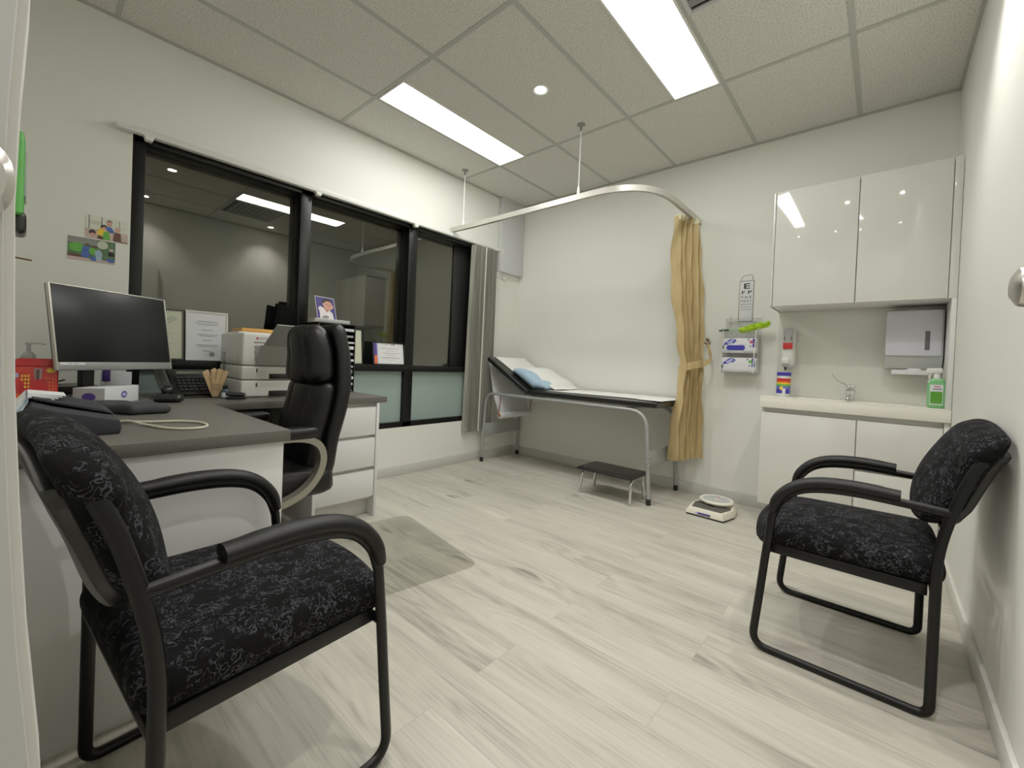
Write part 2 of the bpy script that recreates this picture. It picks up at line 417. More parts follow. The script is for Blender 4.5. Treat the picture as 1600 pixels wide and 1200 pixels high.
def smooth_path(pts, n=6):
    """Catmull-Rom through points"""
    P = [Vector(p) for p in pts]; out = []
    for i in range(len(P)-1):
        p0 = P[max(i-1,0)]; p1 = P[i]; p2 = P[i+1]; p3 = P[min(i+2,len(P)-1)]
        for k in range(n):
            t = k/n
            out.append(.5*((2*p1)+(-p0+p2)*t+(2*p0-5*p1+4*p2-p3)*t*t+(-p0+3*p1-3*p2+p3)*t**3))
    out.append(P[-1]); return out
def round_path(pts, rad, n=6):
    """polyline with rounded corners"""
    P = [Vector(p) for p in pts]; out = [P[0]]
    for i in range(1, len(P)-1):
        r = rad[i-1] if isinstance(rad, (list,tuple)) else rad
        a = (P[i-1]-P[i]); b = (P[i+1]-P[i]); r = min(r, a.length*.49, b.length*.49)
        A = P[i]+a.normalized()*r; B = P[i]+b.normalized()*r
        for k in range(n+1):
            t = k/n; out.append(A*(1-t)**2 + P[i]*2*t*(1-t) + B*t*t)
    out.append(P[-1]); return out
def text_mesh(txt, size, m, name='lettering', parent=None, loc=(0,0,0), rot=(0,0,0), extrude=.0003, align='CENTER'):
    cu = bpy.data.curves.new(name, 'FONT'); cu.body = txt; cu.size = size; cu.extrude = extrude; cu.offset = size*.022; cu.align_x = align; cu.align_y = 'CENTER'
    t = bpy.data.objects.new(name, cu); COL.objects.link(t)
    dg = bpy.context.evaluated_depsgraph_get(); dg.update()
    me = bpy.data.meshes.new_from_object(t.evaluated_get(dg)); bpy.data.objects.remove(t); bpy.data.curves.remove(cu)
    me.name = name; me.materials.clear(); me.materials.append(m)
    o = bpy.data.objects.new(name, me); COL.objects.link(o); o.parent = parent; o.location = loc; o.rotation_euler = rot
    return o

# ------------------------------------------------------------------ dimensions
W = 3.338; H = 2.70; YF = -3.60; HALL = -5.2
DT = .745      # desk top

# ------------------------------------------------------------------ room shell
struct('floor', MB().box((-.3,HALL-.1,-.1),(W+.2,.2,0), FLOOR, bev=0))
GX = [.479+.6*k for k in range(5)]; GY = [-.88, -2.08, -3.28]
# tiled ceiling with openings where lamps sit is closed by the lamps themselves
struct('ceiling', MB().box((-.3,HALL-.1,H),(W+.2,.2,H+.1), CEIL, bev=0))
mb = MB()
for x in GX: mb.box((x-.012,YF,H-.004),(x+.012,0,H+.001), GRIDM, bev=0)
for y in GY: mb.box((0,y-.012,H-.0035),(W,y+.012,H+.001), GRIDM, bev=0)
struct('trim_1', mb)
mb = MB()
mb.box((0,YF,H-.012),(.014,0,H), GRIDM, bev=0).box((0,-.014,H-.012),(W,0,H), GRIDM, bev=0).box((W-.014,YF,H-.012),(W,0,H), GRIDM, bev=0)
struct('trim_2', mb)
WY0, WY1, WZ0, WZ1 = -3.206, -.60, .405, 2.14
mb = MB()
mb.box((-.2,YF-.1,0),(0,WY0,H), WALL, bev=0).box((-.2,WY1,0),(0,.1,H), WALL, bev=0)
mb.box((-.2,WY0,0),(0,WY1,WZ0), WALL, bev=0).box((-.2,WY0,WZ1),(0,WY1,H), WALL, bev=0)
struct('wall_left', mb)
struct('wall_back', MB().box((-.2,0,0),(W+.1,.12,H), WALL, bev=0))
struct('wall_right', MB().box((W,HALL,0),(W+.12,.12,H), WALLR, bev=0))
DX0, DX1 = 2.47, 3.30
struct('wall_front', MB().box((-.2,YF-.12,0),(DX0-.03,YF,H), WALL, bev=0).box((DX1+.01,YF-.12,0),(W,YF,H), WALL, bev=0).box((DX0-.03,YF-.12,2.06),(DX1+.01,YF,H), WALL, bev=0))
struct('wall_hall', MB().box((-.2,HALL-.1,0),(W+.1,HALL,H), WALL, bev=0).box((-.3,HALL-.1,0),(-.2,YF-.1,H), WALL, bev=0))
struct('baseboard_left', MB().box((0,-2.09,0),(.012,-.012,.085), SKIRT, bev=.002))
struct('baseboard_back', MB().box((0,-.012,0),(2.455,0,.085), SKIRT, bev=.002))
struct('baseboard_right', MB().box((W-.014,YF,0),(W,-.33,.08), SKIRTW, bev=.003))
# corner bulkhead
struct('trim_3', MB().box((0,-.37,1.93),(.05,0,H-.001), mat('bulkhead_paint',(196,197,198),.5,bump=(120,.05,.001)), bev=.001))
# door jamb beside the camera
jb = mat('jamb_grey', (176,176,172), .45, bump=(60,.03,.001))
zy = [(0,-3.53),(.45,-3.531),(.575,-3.537),(.708,-3.548),(.835,-3.555),(.957,-3.56),(1.136,-3.563),(1.225,-3.561),(1.317,-3.557),(1.6,-3.552),(2.1,-3.552)]
struct('trim_4', MB().prism([(y,z) for z,y in zy]+[(YF,2.1),(YF,0)], 'X', 2.385, 2.44, TRIMW))
struct('trim_5', MB().prism([(y-.006,z) for z,y in zy]+[(YF-.12,2.1),(YF-.12,0)], 'X', 2.44, 2.47, jb))
tag(MB().lathe([(.0,0),(.012,0),(.014,.006),(.009,.012),(0,.013)], (2.4695,-3.5755,1.135), KNOBM, n=20, axis='X', sc=(1,2.2)).build('door_catch'), 'small dull metal oval catch on the white door jamb', 'door catch')
# open door against the right wall
d1 = bpy.data.objects.new('door_1', None); COL.objects.link(d1); d1.location = (3.285,-3.58,0); d1['kind'] = 'structure'
MB().box((3.262,-3.585,.008),(3.30,-2.56,2.04), TRIMW, bev=.002).build('door_panel', d1)
mb = MB().lathe([(.0,0),(.026,0),(.027,.004),(.022,.008),(.012,.011),(.010,.03),(.015,.038),(.027,.046),(.030,.056),(.027,.068),(.015,.075),(0,.077)], (0,0,0), KNOBM, n=28, axis='X')
bmesh.ops.scale(mb.bm, vec=(-1,1,1), verts=mb.bm.verts); bmesh.ops.reverse_faces(mb.bm, faces=mb.bm.faces)
bmesh.ops.translate(mb.bm, verts=mb.bm.verts, vec=(3.262,-2.622,1.134))
mb.build('door_handle', d1)

# ------------------------------------------------------------------ ceiling fittings
def panel_light(x0,x1,y0,y1,label):
    t = thing('ceiling_light', label, 'ceiling light', ((x0+x1)/2,(y0+y1)/2,H), group='ceiling light panels')
    mb = MB(); e = .012
    for a,b in (((x0,y0),(x0+e,y1)),((x1-e,y0),(x1,y1)),((x0+e,y0),(x1-e,y0+e)),((x0+e,y1-e),(x1-e,y1))):
        mb.box((a[0],a[1],H-.009),(b[0],b[1],H), RAILW, bev=.001)
    mb.build('frame', t)
    MB().box((x0+e,y0+e,H-.007),(x1-e,y1-e,H-.001), LAMPM, bev=0).build('diffuser', t)
panel_light(.49,.775,-2.07,-.89, 'long lit white panel light in the ceiling near the window')
panel_light(1.995,2.27,-2.07,-.89, 'long lit white ceiling panel light nearer the cabinets, cut by the picture top')
def downlight(x,y,label):
    t = thing('downlight', label, 'downlight', (x,y,H), group='round recessed downlights')
    MB().lathe([(.034,-.001),(.034,-.004),(.047,-.006),(.052,-.003),(.052,0),(.034,0)], (x,y,H), RAILW, n=32).build('trim_ring', t)
    MB().lathe([(0,-.0015),(.034,-.0015),(.034,-.003),(.02,-.007),(0,-.008)], (x,y,H), DOWNM, n=24).build('lamp', t)
    l = bpy.data.lights.new('downlight_glow', 'SPOT'); l.energy = 58; l.spot_size = 1.9; l.spot_blend = .8; l.shadow_soft_size = .035; l.color = (1,.96,.9)
    lo = bpy.data.objects.new('downlight_glow', l); COL.objects.link(lo); lo.parent = t; lo.location = (0,0,-.02)
downlight(1.385,-1.481,'small round lit downlight in the ceiling between the two panel lights')
downlight(1.93,-2.68,'round downlight mirrored as the upper bright dot in the left window pane')
downlight(3.08,-2.72,'round downlight mirrored as the lower left dot in the left window pane')
downlight(3.10,-1.41,'round downlight mirrored below the light panel in the left window pane')
t = thing('ceiling_vent', 'square slatted air vent in the ceiling beside the panel light', 'air vent', (2.58,-1.79,H))
mb = MB()
for a,b in (((2.29,-2.07),(2.31,-1.5)),((2.85,-2.07),(2.87,-1.5)),((2.31,-2.07),(2.85,-2.05)),((2.31,-1.52),(2.85,-1.5))): mb.box((a[0],a[1],H-.012),(b[0],b[1],H), GRPL, bev=.002)
mb.build('frame', t)
MB().box((2.31,-2.05,H-.003),(2.85,-1.52,H-.0005), NIGHT, bev=0).build('duct', t)
for k in range(9):
    y = -2.0+k*.053
    MB().prism([(y,H-.004),(y+.03,H-.016),(y+.032,H-.014),(y+.004,H-.003)], 'X', 2.31, 2.85, MIDGR).build('slat', t)

# ------------------------------------------------------------------ window
w1 = bpy.data.objects.new('window_1', None); COL.objects.link(w1); w1.location = (0,-1.9,WZ0); w1['kind'] = 'structure'
XF0, XF1 = -.14, -.004
mb = MB()
mb.box((XF0,WY0,WZ0),(XF1,WY0+.055,WZ1), BLKFRAME).box((XF0,WY1-.06,WZ0),(XF1,WY1,WZ1), BLKFRAME)
mb.box((XF0,WY0,WZ1-.04),(XF1,WY1,WZ1), BLKFRAME).box((XF0,WY0,WZ0),(XF1,WY1,WZ0+.045), BLKFRAME)
for y0,y1 in ((-2.335,-2.262),(-1.445,-1.36)): mb.box((XF0,y0,WZ0),(XF1,y1,WZ1), BLKFRAME)
mb.box((XF0,WY0,.878),(.0,WY1,.928), BLKFRAME)
mb.build('window_frame', w1)
XG = -.10
for a,b in ((WY0+.05,-2.33),(-2.27,-1.44),(-1.365,-.87)):
    MB().box((XG-.003,a,.92),(XG,b,WZ1-.035), GLASS, bev=0).build('upper_pane', w1)
for a,b in ((WY0+.05,-2.33),(-2.27,-1.44),(-1.365,WY1-.05)):
    MB().box((-.05,a,WZ0+.04),(-.044,b,.885), TEAL, bev=0).build('frosted_pane', w1)
MB().box((-.11,-.875,.92),(-.085,WY1-.05,WZ1-.035), mat('dark_window_panel',(7,7,7),.5,vary=(3,.2)), bev=.002).build('dark_panel', w1)
MB().box((-.205,WY0-.05,WZ0-.05),(-.20,WY1+.05,WZ1+.05), NIGHT, bev=0).build('night_backing', w1)
# blind head rail with its clips
t = thing('blind_head_rail', 'thin white head rail of the vertical blinds above the black window', 'blind rail', (.03,-1.8,2.15))
MB().box((.006,-3.277,2.128),(.046,-.345,2.162), RAILW, bev=.003).build('rail', t)
for y in (-3.145,-2.235,-1.41):
    MB().prism([(y-.022,2.128),(y+.022,2.128),(y+.014,2.104),(y-.014,2.104)], 'X', .012, .048, RAILW, bev=.002).build('bracket', t)
MB().box((.006,-.348,2.118),(.055,-.325,2.165), WHPL, bev=.003).build('end_cap', t)
# blind stack
t = thing('vertical_blinds', 'bunched grey vertical blinds hanging at the window end beside the couch', 'blinds', (.09,-.62,.3))
ns = 15
for k in range(ns):
    yt = -.735+k*.0205; yb = -.775+k*.0235
    lit = (k == 7)  # this one slat is coloured paler so it looks lit
    def fn(u, v, yt=yt, yb=yb, k=k, lit=lit):
        y = yb+(yt-yb)*v; a = .35+.12*math.sin(k*2.1)
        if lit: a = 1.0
        cu = .006*math.sin(PI*u)
        wd = .070
        return (.043+(u-.5)*wd*math.cos(a)*.9+cu*.5, y+(u-.5)*wd*math.sin(a)*.6+cu, .30+(2.12-.30)*v)
    MB().grid(fn, 5, 10, mat('lit_slat_tone',(214,211,196),.6,vary=(30,.04)) if lit else BLIND, thick=.0012).build('slat', t)
mb = MB(); mb.tube([(.043,-.775,.325),(.043,-.45,.325)], .0035, WHPL, n=6); mb.build('bottom_chain', t)
mb = MB(); mb.tube([(.05,-.375,2.13),(.05,-.375,1.5)], .0018, WHPL, n=6); mb.tube([(.05,-.395,2.13),(.048,-.385,1.2)], .0018, WHPL, n=6); mb.build('control_cord', t)
t = thing('cord_cleat', 'small white plastic bracket on the wall below the corner bulkhead', 'bracket', (.0,-.31,1.87))
MB().box((.0,-.36,1.868),(.012,-.27,1.888), WHPL).build('plate', t)
MB().lathe([(0,0),(.014,0),(.016,.02),(.012,.032),(0,.034)], (.01,-.27,1.87), WHPL, axis='X', n=16).tube([(.03,-.27,1.86),(.035,-.24,1.83)], .004, WHPL, n=6).build('hook', t)

# ------------------------------------------------------------------ curtain track + curtain
t = thing('curtain_track', 'curved aluminium curtain track hanging from two ceiling rods above the couch', 'curtain track', (1.0,-1.0,2.2))
TZ = 2.185
path = [(.01,-1.0,TZ+.005)] + round_path([(.3,-1.0,TZ),(1.90,-1.0,TZ),(1.90,-.02,TZ)], .42, n=14) + [(1.90,-.002,TZ)]
mb = MB()
P = [Vector(p) for p in path]; rings = []
for i in range(len(P)):
    d = (P[min(i+1,len(P)-1)]-P[max(i-1,0)]).normalized(); nn = Vector((d.y,-d.x,0))
    rings.append([mb.bm.verts.new(P[i]+nn*a+Vector((0,0,b))) for a,b in ((-.014,-.02),(-.004,-.02),(-.004,-.016),(.004,-.016),(.004,-.02),(.014,-.02),(.014,.02),(-.014,.02))])
fs = []
for A,B in zip(rings, rings[1:]):
    for k in range(8): fs.append(mb.bm.faces.new((A[k],A[(k+1)%8],B[(k+1)%8],B[k])))
fs += [mb.bm.faces.new(rings[0]), mb.bm.faces.new(rings[-1])]
bmesh.ops.recalc_face_normals(mb.bm, faces=fs); mb._m(fs, ALU)
mb.build('track', t)
for x in (.168,1.379):
    r = MB().tube([(x,-1.0,TZ+.019),(x,-1.0,H-.03)], .0045, RAILW, n=10).lathe([(.004,.0),(.012,0),(.008,.05),(.0045,.06)], (x,-1.0,TZ+.018), RAILW, n=12).build('rod', t)
    MB().lathe([(0,0),(.03,0),(.03,-.004),(.011,-.012),(.009,-.045),(0,-.045)], (x,-1.0,H), MIDGR, n=20).build('ceiling_cup', r)
# curtain
t = thing('curtain', 'tan cloth curtain tied back beside the couch foot', 'curtain', (1.9,-.2,.3))
def cfn(u, v):
    z = .30+(2.165-.30)*v
    ztie = 1.02
    # centre and half width of the bunch by height
    keys = [(.30,1.918,.104),(.55,1.918,.098),(.85,1.932,.076),(1.02,1.938,.074),(1.2,1.918,.088),(1.55,1.888,.100),(1.9,1.868,.096),(2.165,1.868,.088)]
    for (z0,c0,w0),(z1,c1,w1_) in zip(keys, keys[1:]):
        if z <= z1+1e-6:
            f = (z-z0)/(z1-z0); f = f*f*(3-2*f); c = c0+(c1-c0)*f; w = w0+(w1_-w0)*f; break
    y = -.19+(u-.5)*.26*(w/.1)
    amp = w*.52*(1+.25*math.sin(7*u+z*1.3))
    ph = 2*PI*4.2*u+.7*math.sin(z*2.1)+.5*math.sin(3*u+z*3.1)
    x = c+(u-.5)*2*w*.48+amp*math.sin(ph)*.75+.004*math.sin(z*19+u*40)
    return (x, y+.012*math.cos(ph*1.0+z), z)
cl = MB().grid(cfn, 120, 46, CURT).build('cloth', t)
def hd(u, v):
    p = cfn(u, 1-.012*v); return (p[0]+.004*math.sin(u*60), p[1]+.003*math.cos(u*47), p[2]+.012-.022*v*abs(math.sin(u*23)))
MB().grid(hd, 120, 2, mat('cream_header_tape',(226,216,180),.7,vary=(40,.05)), thick=.006).build('header_tape', t)
md = cl.modifiers.new('thickness','SOLIDIFY'); md.thickness = .003
def band(u, v):
    a = 2*PI*u; z = .985+.055*v + .03*math.cos(a)*1.0
    return (1.938+.086*math.cos(a), -.19+.096*math.sin(a), z)
MB().grid(band, 40, 3, CURT, thick=.003).build('tie_band', t)
sp = smooth_path([(2.015,-.16,1.035),(2.06,-.10,1.08),(2.03,-.05,1.15),(2.004,-.018,1.205)], 5)
MB().strip(sp, .05, .003, CURT, side=(0,0.25,.97)).build('tie_strap', t)
for y in (-.07,-.14,-.24,-.31): MB().tube([(1.897,y,TZ-.02),(1.89,y,2.15)], .003, RAILW, n=6).build('curtain_hook', t)
t = thing('wall_hook', 'small bronze hook on the wall holding the curtain tie', 'hook', (2.004,0,1.21))
BRZ = mat('antique_bronze', (120,86,58), .35, metal=.8, bump=(20,.05,.001))
MB().lathe([(0,0),(.012,0),(.012,.004),(.005,.007),(.005,.016),(.011,.02),(.011,.026),(0,.03)], (2.004,0,1.238), BRZ, axis='Y', n=20).build('knob', t)
MB().tube(smooth_path([(1.978,-.03,1.222),(1.988,-.014,1.207),(2.004,-.006,1.204),(2.020,-.014,1.207),(2.031,-.03,1.222)],4), .0035, BRZ, n=8).tube([(2.004,-.004,1.238),(2.004,-.006,1.204)], .005, BRZ, n=8).build('prong', t)

# ------------------------------------------------------------------ examination couch
t = thing('examination_couch', 'grey steel examination couch with black padded top and raised head end', 'couch', (.95,-.31,0))
CY0, CY1 = -.575, -.035
for y in (CY0, CY1):
    f = MB().tube(round_path([(.095,y,.035),(.125,y,.685),(1.77,y,.675),(1.815,y,.035)], [.13,.13], 8), .014, STEEL, n=14, up=(0,1,0)).build('side_frame', t)
    for x in (.095,1.815): MB().lathe([(0,0),(.017,0),(.018,.02),(.017,.045),(0,.045)], (x,y,0), RUBBER, n=16).build('foot', f)
for x in (.125,1.80):
    m_ = MB().box((x-.004,CY0,.265),(x+.004,CY1,.385), STEEL, bev=.001)
    pl = m_.build('end_plate', t)
    for z in (.295,.36):
        MB().lathe([(0,0),(.009,0),(.008,.006),(0,.008)], (x+(.008 if x>1 else -.03),CY0-.014,z), CHROME, axis='Y', n=12).build('bolt', pl)
for x in (.64,1.6): MB().tube([(x,CY0,.681),(x,CY1,.681)], .011, STEEL, n=10).build('cross_bar', t)
MB().rbox((.63,CY0-.012,.700),(1.852,CY1+.01,.752), .018, PADBLK, n=10).build('pad', t)
ang = math.atan2(.31,.53)
def headdef(x,y,z):
    return (.635-x*math.cos(ang)+z*math.sin(ang), y, .702+x*math.sin(ang)+z*math.cos(ang))
MB().rbox((0,CY0-.012,.0),(.60,CY1+.01,.048), .018, PADBLK, n=10, deform=headdef).build('head_pad', t)
for y in (CY0+.03,CY1-.03): MB().tube([(.60,y,.69),(.22,y,.90)], .008, STEEL, n=8).build('backrest_strut', t)
# paper sheet over the couch
def head_pt(l, y, up): # l along head section, up normal offset
    return Vector((.635-l*math.cos(ang)+up*math.sin(ang), y, .702+l*math.sin(ang)+up*math.cos(ang)))
def sheet(u, v):
    y0, y1 = -.50+.015*math.sin(u*9), -.045
    s_ = u*1.86  # length from head end
    if s_ < .57: p = head_pt(.58-s_, 0, .0515)
    else: p = Vector((.62+(s_-.57)*.97, 0, .7555))
    y = y0+(y1-y0)*v
    if s_ > 1.62: y = y0 - .055*min(1,(s_-1.62)/.06)*(1-v) + (y1-y0)*v*1.0
    z = p.z+.0018*math.sin(u*70+v*5)*math.sin(v*11)+.0018
    return (p.x, y, z)
MB().grid(sheet, 90, 14, PAPER, thick=.0008).build('paper_cover')
o = bpy.data.objects['paper_cover']; tag(o, 'long white crumpled paper sheet covering the couch top', 'paper sheet')
# pillow
t = thing('pillow', 'flat pillow with pale blue cover under a white sheet on the raised couch head', 'pillow', tuple(head_pt(.2,-.3,.05)))
def pilz(fx): return max(.25, 1-.75*abs(2*min(1,max(0,fx))-1)**3)
def pil(x,y,z):
    fx = x/.47; bul = pilz(fx)
    l = -.15+x
    p = head_pt(max(l,-.001), y, .058+z*bul)
    if l < 0: p.x -= l*.95; p.z = .762+z*bul*.9
    return (p.x, p.y, max(p.z, .762+z*.3))
MB().rbox((.0,-.525,.0),(.47,-.075,.095), .045, LBLUE, n=16, deform=pil).build('cushion', t)
def psheet(u, v):
    x = .56*u-.07
    y = -.462+.425*v
    fx = x/.47; bul = pilz(fx) if x > 0 else .25*max(0,1+x/.05)
    if fx > 1: bul = .25*max(0,1-(x-.47)/.03)
    edge = 1-.25*(1-v)**6-.5*max(0,(v-.86)/.14)**2
    l = -.15+x
    h = .101*bul*edge
    p = head_pt(max(l,-.001), y, .060+h+.005)
    if l < 0: p.x -= l*.95; p.z = .762+h*.9+.005
    return (p.x, p.y, p.z+.0025*math.sin(u*17+v*8)+.0012*math.sin(v*31+u*9))
MB().grid(psheet, 36, 24, PAPER, thick=.001).build('white_sheet', t)
# paper roll hung beneath head end
t = thing('paper_roll', 'roll of white couch paper hung on red straps under the raised head end', 'paper roll', (.27,-.31,.47))
MB().lathe([(.016,0),(.03,.0),(.03,.46),(.016,.46)], (.285,-.08,.475), PAPERF, axis='Y', n=28).build('roll', t)
MB().lathe([(.011,0),(.017,0),(.017,.47),(.011,.47)], (.285,-.075,.475), CARD, axis='Y', n=20).build('core', t)
def fall(u, v):
    x = .10+(.255-.10)*u; z = 1.0+(.475-1.0)*u
    return (x-.02*math.sin(PI*u), -.52+.46*v, z)
MB().grid(fall, 14, 6, PAPERF, thick=.0008).build('paper_tail', t)
for y in (-.55,-.07): MB().tube([(.30,y,.665),(.295,y,.60),(.275,y,.48)], .006, REDBAND, n=8, prof=(.4,1.2)).build('strap', t)
# step stool
t = thing('step_stool', 'low step stool with black top and chrome legs under the couch', 'step stool', (1.53,-.58,0))
MB().rbox((1.295,-.735,.185),(1.755,-.44,.212), .013, PADBLK, n=10, deform=lambda x,y,z:(x,y,z)).build('tread', t)
for x in (1.335,1.71):
    l = MB().tube(round_path([(x+(.02 if x>1.5 else -.03),-.70,.004),(x+(.015 if x>1.5 else -.01),-.685,.178),(x+(.015 if x>1.5 else -.01),-.48,.178),(x+(.02 if x>1.5 else -.03),-.465,.004)], .05, 7), .011, CHROME, n=12).build('leg_frame', t)
# scales
t = thing('bathroom_scale', 'cream mechanical weighing scale with round raised dial on the floor', 'scale', (2.2,-.40,0), math.radians(-2))
def q(px,py,pz): return (px,py,pz)
body = [(-.125,-.145),(.115,-.145),(.145,.0),(.12,.15),(-.12,.15),(-.145,.0)]
MB().prism([(x*.98,y*.98) for x,y in body], 'Z', .0, .014, RUBBER).build('foot_base', t, local=True)
mb = MB(); P0 = body; A = [mb.bm.verts.new((x,y,.012)) for x,y in P0]; B = [mb.bm.verts.new((x,y,.03)) for x,y in P0]; Cc = [mb.bm.verts.new((x*.9,y*.9,.052)) for x,y in P0]
fs = [mb.bm.faces.new(A[::-1]), mb.bm.faces.new(Cc)]
for R0,R1 in ((A,B),(B,Cc)):
    for k in range(6): fs.append(mb.bm.faces.new((R0[k],R0[(k+1)%6],R1[(k+1)%6],R1[k])))
bmesh.ops.recalc_face_normals(mb.bm, faces=fs); mb._m(fs, SCALEW)
mb.build('body', t, local=True)
MB().prism([(-.098,-.112),(.092,-.112),(.118,.0),(.108,.05),(.05,.03),(0,.022),(-.05,.03),(-.108,.05),(-.118,0)], 'Z', .0515, .0545, SCALEM).build('mat', t, local=True)
dl = MB().lathe([(0,0),(.085,0),(.088,.008),(.108,.014),(.113,.024),(.108,.032),(.098,.034),(.092,.03),(0,.03)], (0,.085,.052), SCALEW, n=36).build('dial', t, local=True)
mb = MB().lathe([(0,.0305),(.088,.0305),(.088,.0315),(0,.0315)], (0,.085,.052), GRPL, n=32).box((-.002,.085,.0835),(.002,.15,.0845), RED, bev=0).lathe([(0,.03),(.014,.03),(.012,.036),(0,.036)], (0,.085,.052), SCALEW, n=16)
for k in range(24):
    a = 2*PI*k/24; mb.box((.07*math.cos(a)-.001,.085+.07*math.sin(a)-.001,.0835),(.07*math.cos(a)+.001,.085+.07*math.sin(a)+.001,.0838), BLACKINK, bev=0)
mb.build('dial_face', dl, local=True)
MB().box((-.022,-.014,.056),(.022,-.02,.066), BLKPL, bev=.001).build('adjuster', t, local=True)
MB().box((-.045,-.1475,.018),(.035,-.1445,.032), PURPLE, bev=.0005).box((-.060,-.1473,.018),(-.046,-.1445,.032), LAV, bev=.0005).build('badge', t, local=True)

# ------------------------------------------------------------------ wash-up joinery on the back wall
CX0, CX1, CD, CT = 2.455, W-.002, -.33, .838
t = thing('wall_cabinet', 'high-gloss white two-door cabinet on the wall above the basin', 'cabinet', (2.9,-.16,1.43))
UZ0, UZ1 = 1.434, 2.182
MB().box((2.475,CD+.02,UZ0),(2.488,-.001,UZ1), GLOSSW).box((2.475,CD+.02,UZ0),(CX1,-.001,UZ0+.016), MATTW).box((2.475,CD+.02,UZ1-.016),(CX1,-.001,UZ1), MATTW).box((2.488,CD+.1,UZ0+.016),(CX1,CD+.11,UZ1-.016), MATTW).build('carcass', t)
MB().box((2.475,CD-.002,UZ0),(2.4865,CD+.02,UZ1), GLOSSW, bev=.001).build('side_strip', t)
MB().box((2.4895,CD,UZ0),(2.911,CD+.018,UZ1), GLOSSW, bev=.0015).build('door', t)
MB().box((2.915,CD,UZ0),(3.300,CD+.018,UZ1), GLOSSW, bev=.0015).build('door', t)
MB().box((3.303,CD,UZ0),(CX1,CD+.018,UZ1), GLOSSW, bev=.001).build('filler_strip', t)
struct('trim_6', MB().box((3.316,CD,CT+.001),(CX1,-.001,UZ0-.001), MATTW, bev=.001))
struct('trim_7', MB().box((2.482,-.006,CT+.001),(3.315,-.0005,UZ0-.001), mat('splashback_panel',(208,208,198),.16,spec=.4,bump=(2,.02,.002)), bev=0))
t = thing('base_cabinet', 'white base cabinet with a door and two drawers below the basin', 'cabinet', (2.9,-.16,0))
MB().box((2.458,CD+.02,.13),(2.472,-.016,.765), MATTW).box((2.458,CD+.04,.13),(CX1,-.016,.145), MATTW).box((2.49,-.29,.002),(CX1,-.016,.13), CARC).box((2.47,CD+.03,.145),(CX1,-.016,.765), CARC).build('carcass', t)
MB().box((2.458,CD+.002,.13),(2.948,CD+.02,.735), GLOSSW, bev=.0015).build('door', t)
MB().box((2.953,CD+.002,.455),(3.31,CD+.02,.735), GLOSSW, bev=.0015).build('drawer', t)
MB().box((2.953,CD+.002,.13),(3.31,CD+.02,.438), GLOSSW, bev=.0015).build('drawer', t)
MB().box((3.313,CD+.002,.13),(CX1,CD+.02,.765), GLOSSW, bev=.001).build('filler_strip', t)
t = thing('basin_counter', 'thick white counter top with moulded basin under the tap', 'counter', (2.9,-.16,.78))
MB().box((CX0-.007,CD-.012,.768),(CX1,-.001,CT-.006), STONE, bev=.002).box((CX0-.007,CD-.012,CT-.007),(2.62,-.001,CT), STONE, bev=.001).box((3.16,CD-.012,CT-.007),(CX1,-.001,CT), STONE, bev=.001).box((2.62,CD-.012,CT-.007),(3.16,CD+.04,CT), STONE, bev=.001).box((2.62,-.11,CT-.007),(3.16,-.001,CT), STONE, bev=.001).build('slab', t)
MB().lathe([(0,.001),(.02,.001),(.022,.003),(.012,.004),(0,.003)], (2.9,-.2,CT-.006), CHROME, n=20).build('drain', t)
# tap
t = thing('tap', 'chrome basin mixer tap with a long thin elbow lever', 'tap', (2.905,-.085,CT))
MB().lathe([(0,0),(.026,0),(.026,.006),(.023,.008),(.023,.05),(.025,.053),(.025,.074),(0,.076)], (2.905,-.085,CT), CHROME, n=28).build('body', t)
MB().tube(smooth_path([(2.905,-.095,CT+.03),(2.902,-.14,CT+.034),(2.90,-.19,CT+.024),(2.90,-.20,CT+.012)],5), .011, CHROME, n=14).build('spout', t)
MB().rbox((2.882,-.108,CT+.078),(2.928,-.062,CT+.102), .01, CHROME, n=6).build('cap', t)
lv = MB().tube(smooth_path([(2.895,-.095,CT+.095),(2.875,-.12,CT+.105),(2.85,-.145,CT+.118),(2.82,-.165,CT+.148),(2.808,-.175,CT+.168)],5), .0042, CHROME, n=8).build('lever', t)
MB().lathe([(.005,-.002),(.011,-.002),(.011,.002),(.005,.002)], (2.805,-.178,CT+.174), CHROME, axis='Y', n=20).build('lever_ring', lv)
# wipes canister
t = thing('wipes_canister', 'white wipes tub with rainbow label and blue lid on the counter end', 'canister', (2.545,-.12,CT))
c = (2.545,-.12,CT)
MB().lathe([(0,0),(.037,0),(.041,.004),(.041,.138),(.038,.142),(0,.142)], c, WHPL, n=32).build('tub', t)
MB().lathe([(0,.142),(.041,.142),(.042,.146),(.042,.163),(.039,.166),(0,.166)], c, BLUE, n=32).build('lid', t)
def sleeve(m, z0, z1, a0=0, a1=2*PI, rr=.0414):
    return lambda u,v: (c[0]+rr*math.cos(a0+(a1-a0)*u), c[1]+rr*math.sin(a0+(a1-a0)*u), CT+z0+(z1-z0)*v)
mb = MB()
for z0,z1,m_ in ((.105,.124,RED),(.094,.105,ORANGE),(.084,.094,YELLOW),(.07,.084,GREENP),(.02,.07,mat('periwinkle_print',(96,96,190),.4,vary=(40,.1)))): mb.grid(sleeve(m_,z0,z1), 32, 1, m_)
mb.grid(sleeve(BLUE,.02,.05,-.9*PI,-.2*PI,.0417), 14, 1, BLUE)
mb.grid(sleeve(YELLOW,.045,.068,-.62*PI,-.48*PI,.0420), 6, 1, YELLOW)
mb.grid(sleeve(PAPERF,.02,.055,-.5*PI,-.36*PI,.0421), 6, 1, PAPERF)
mb.build('label_print', t)
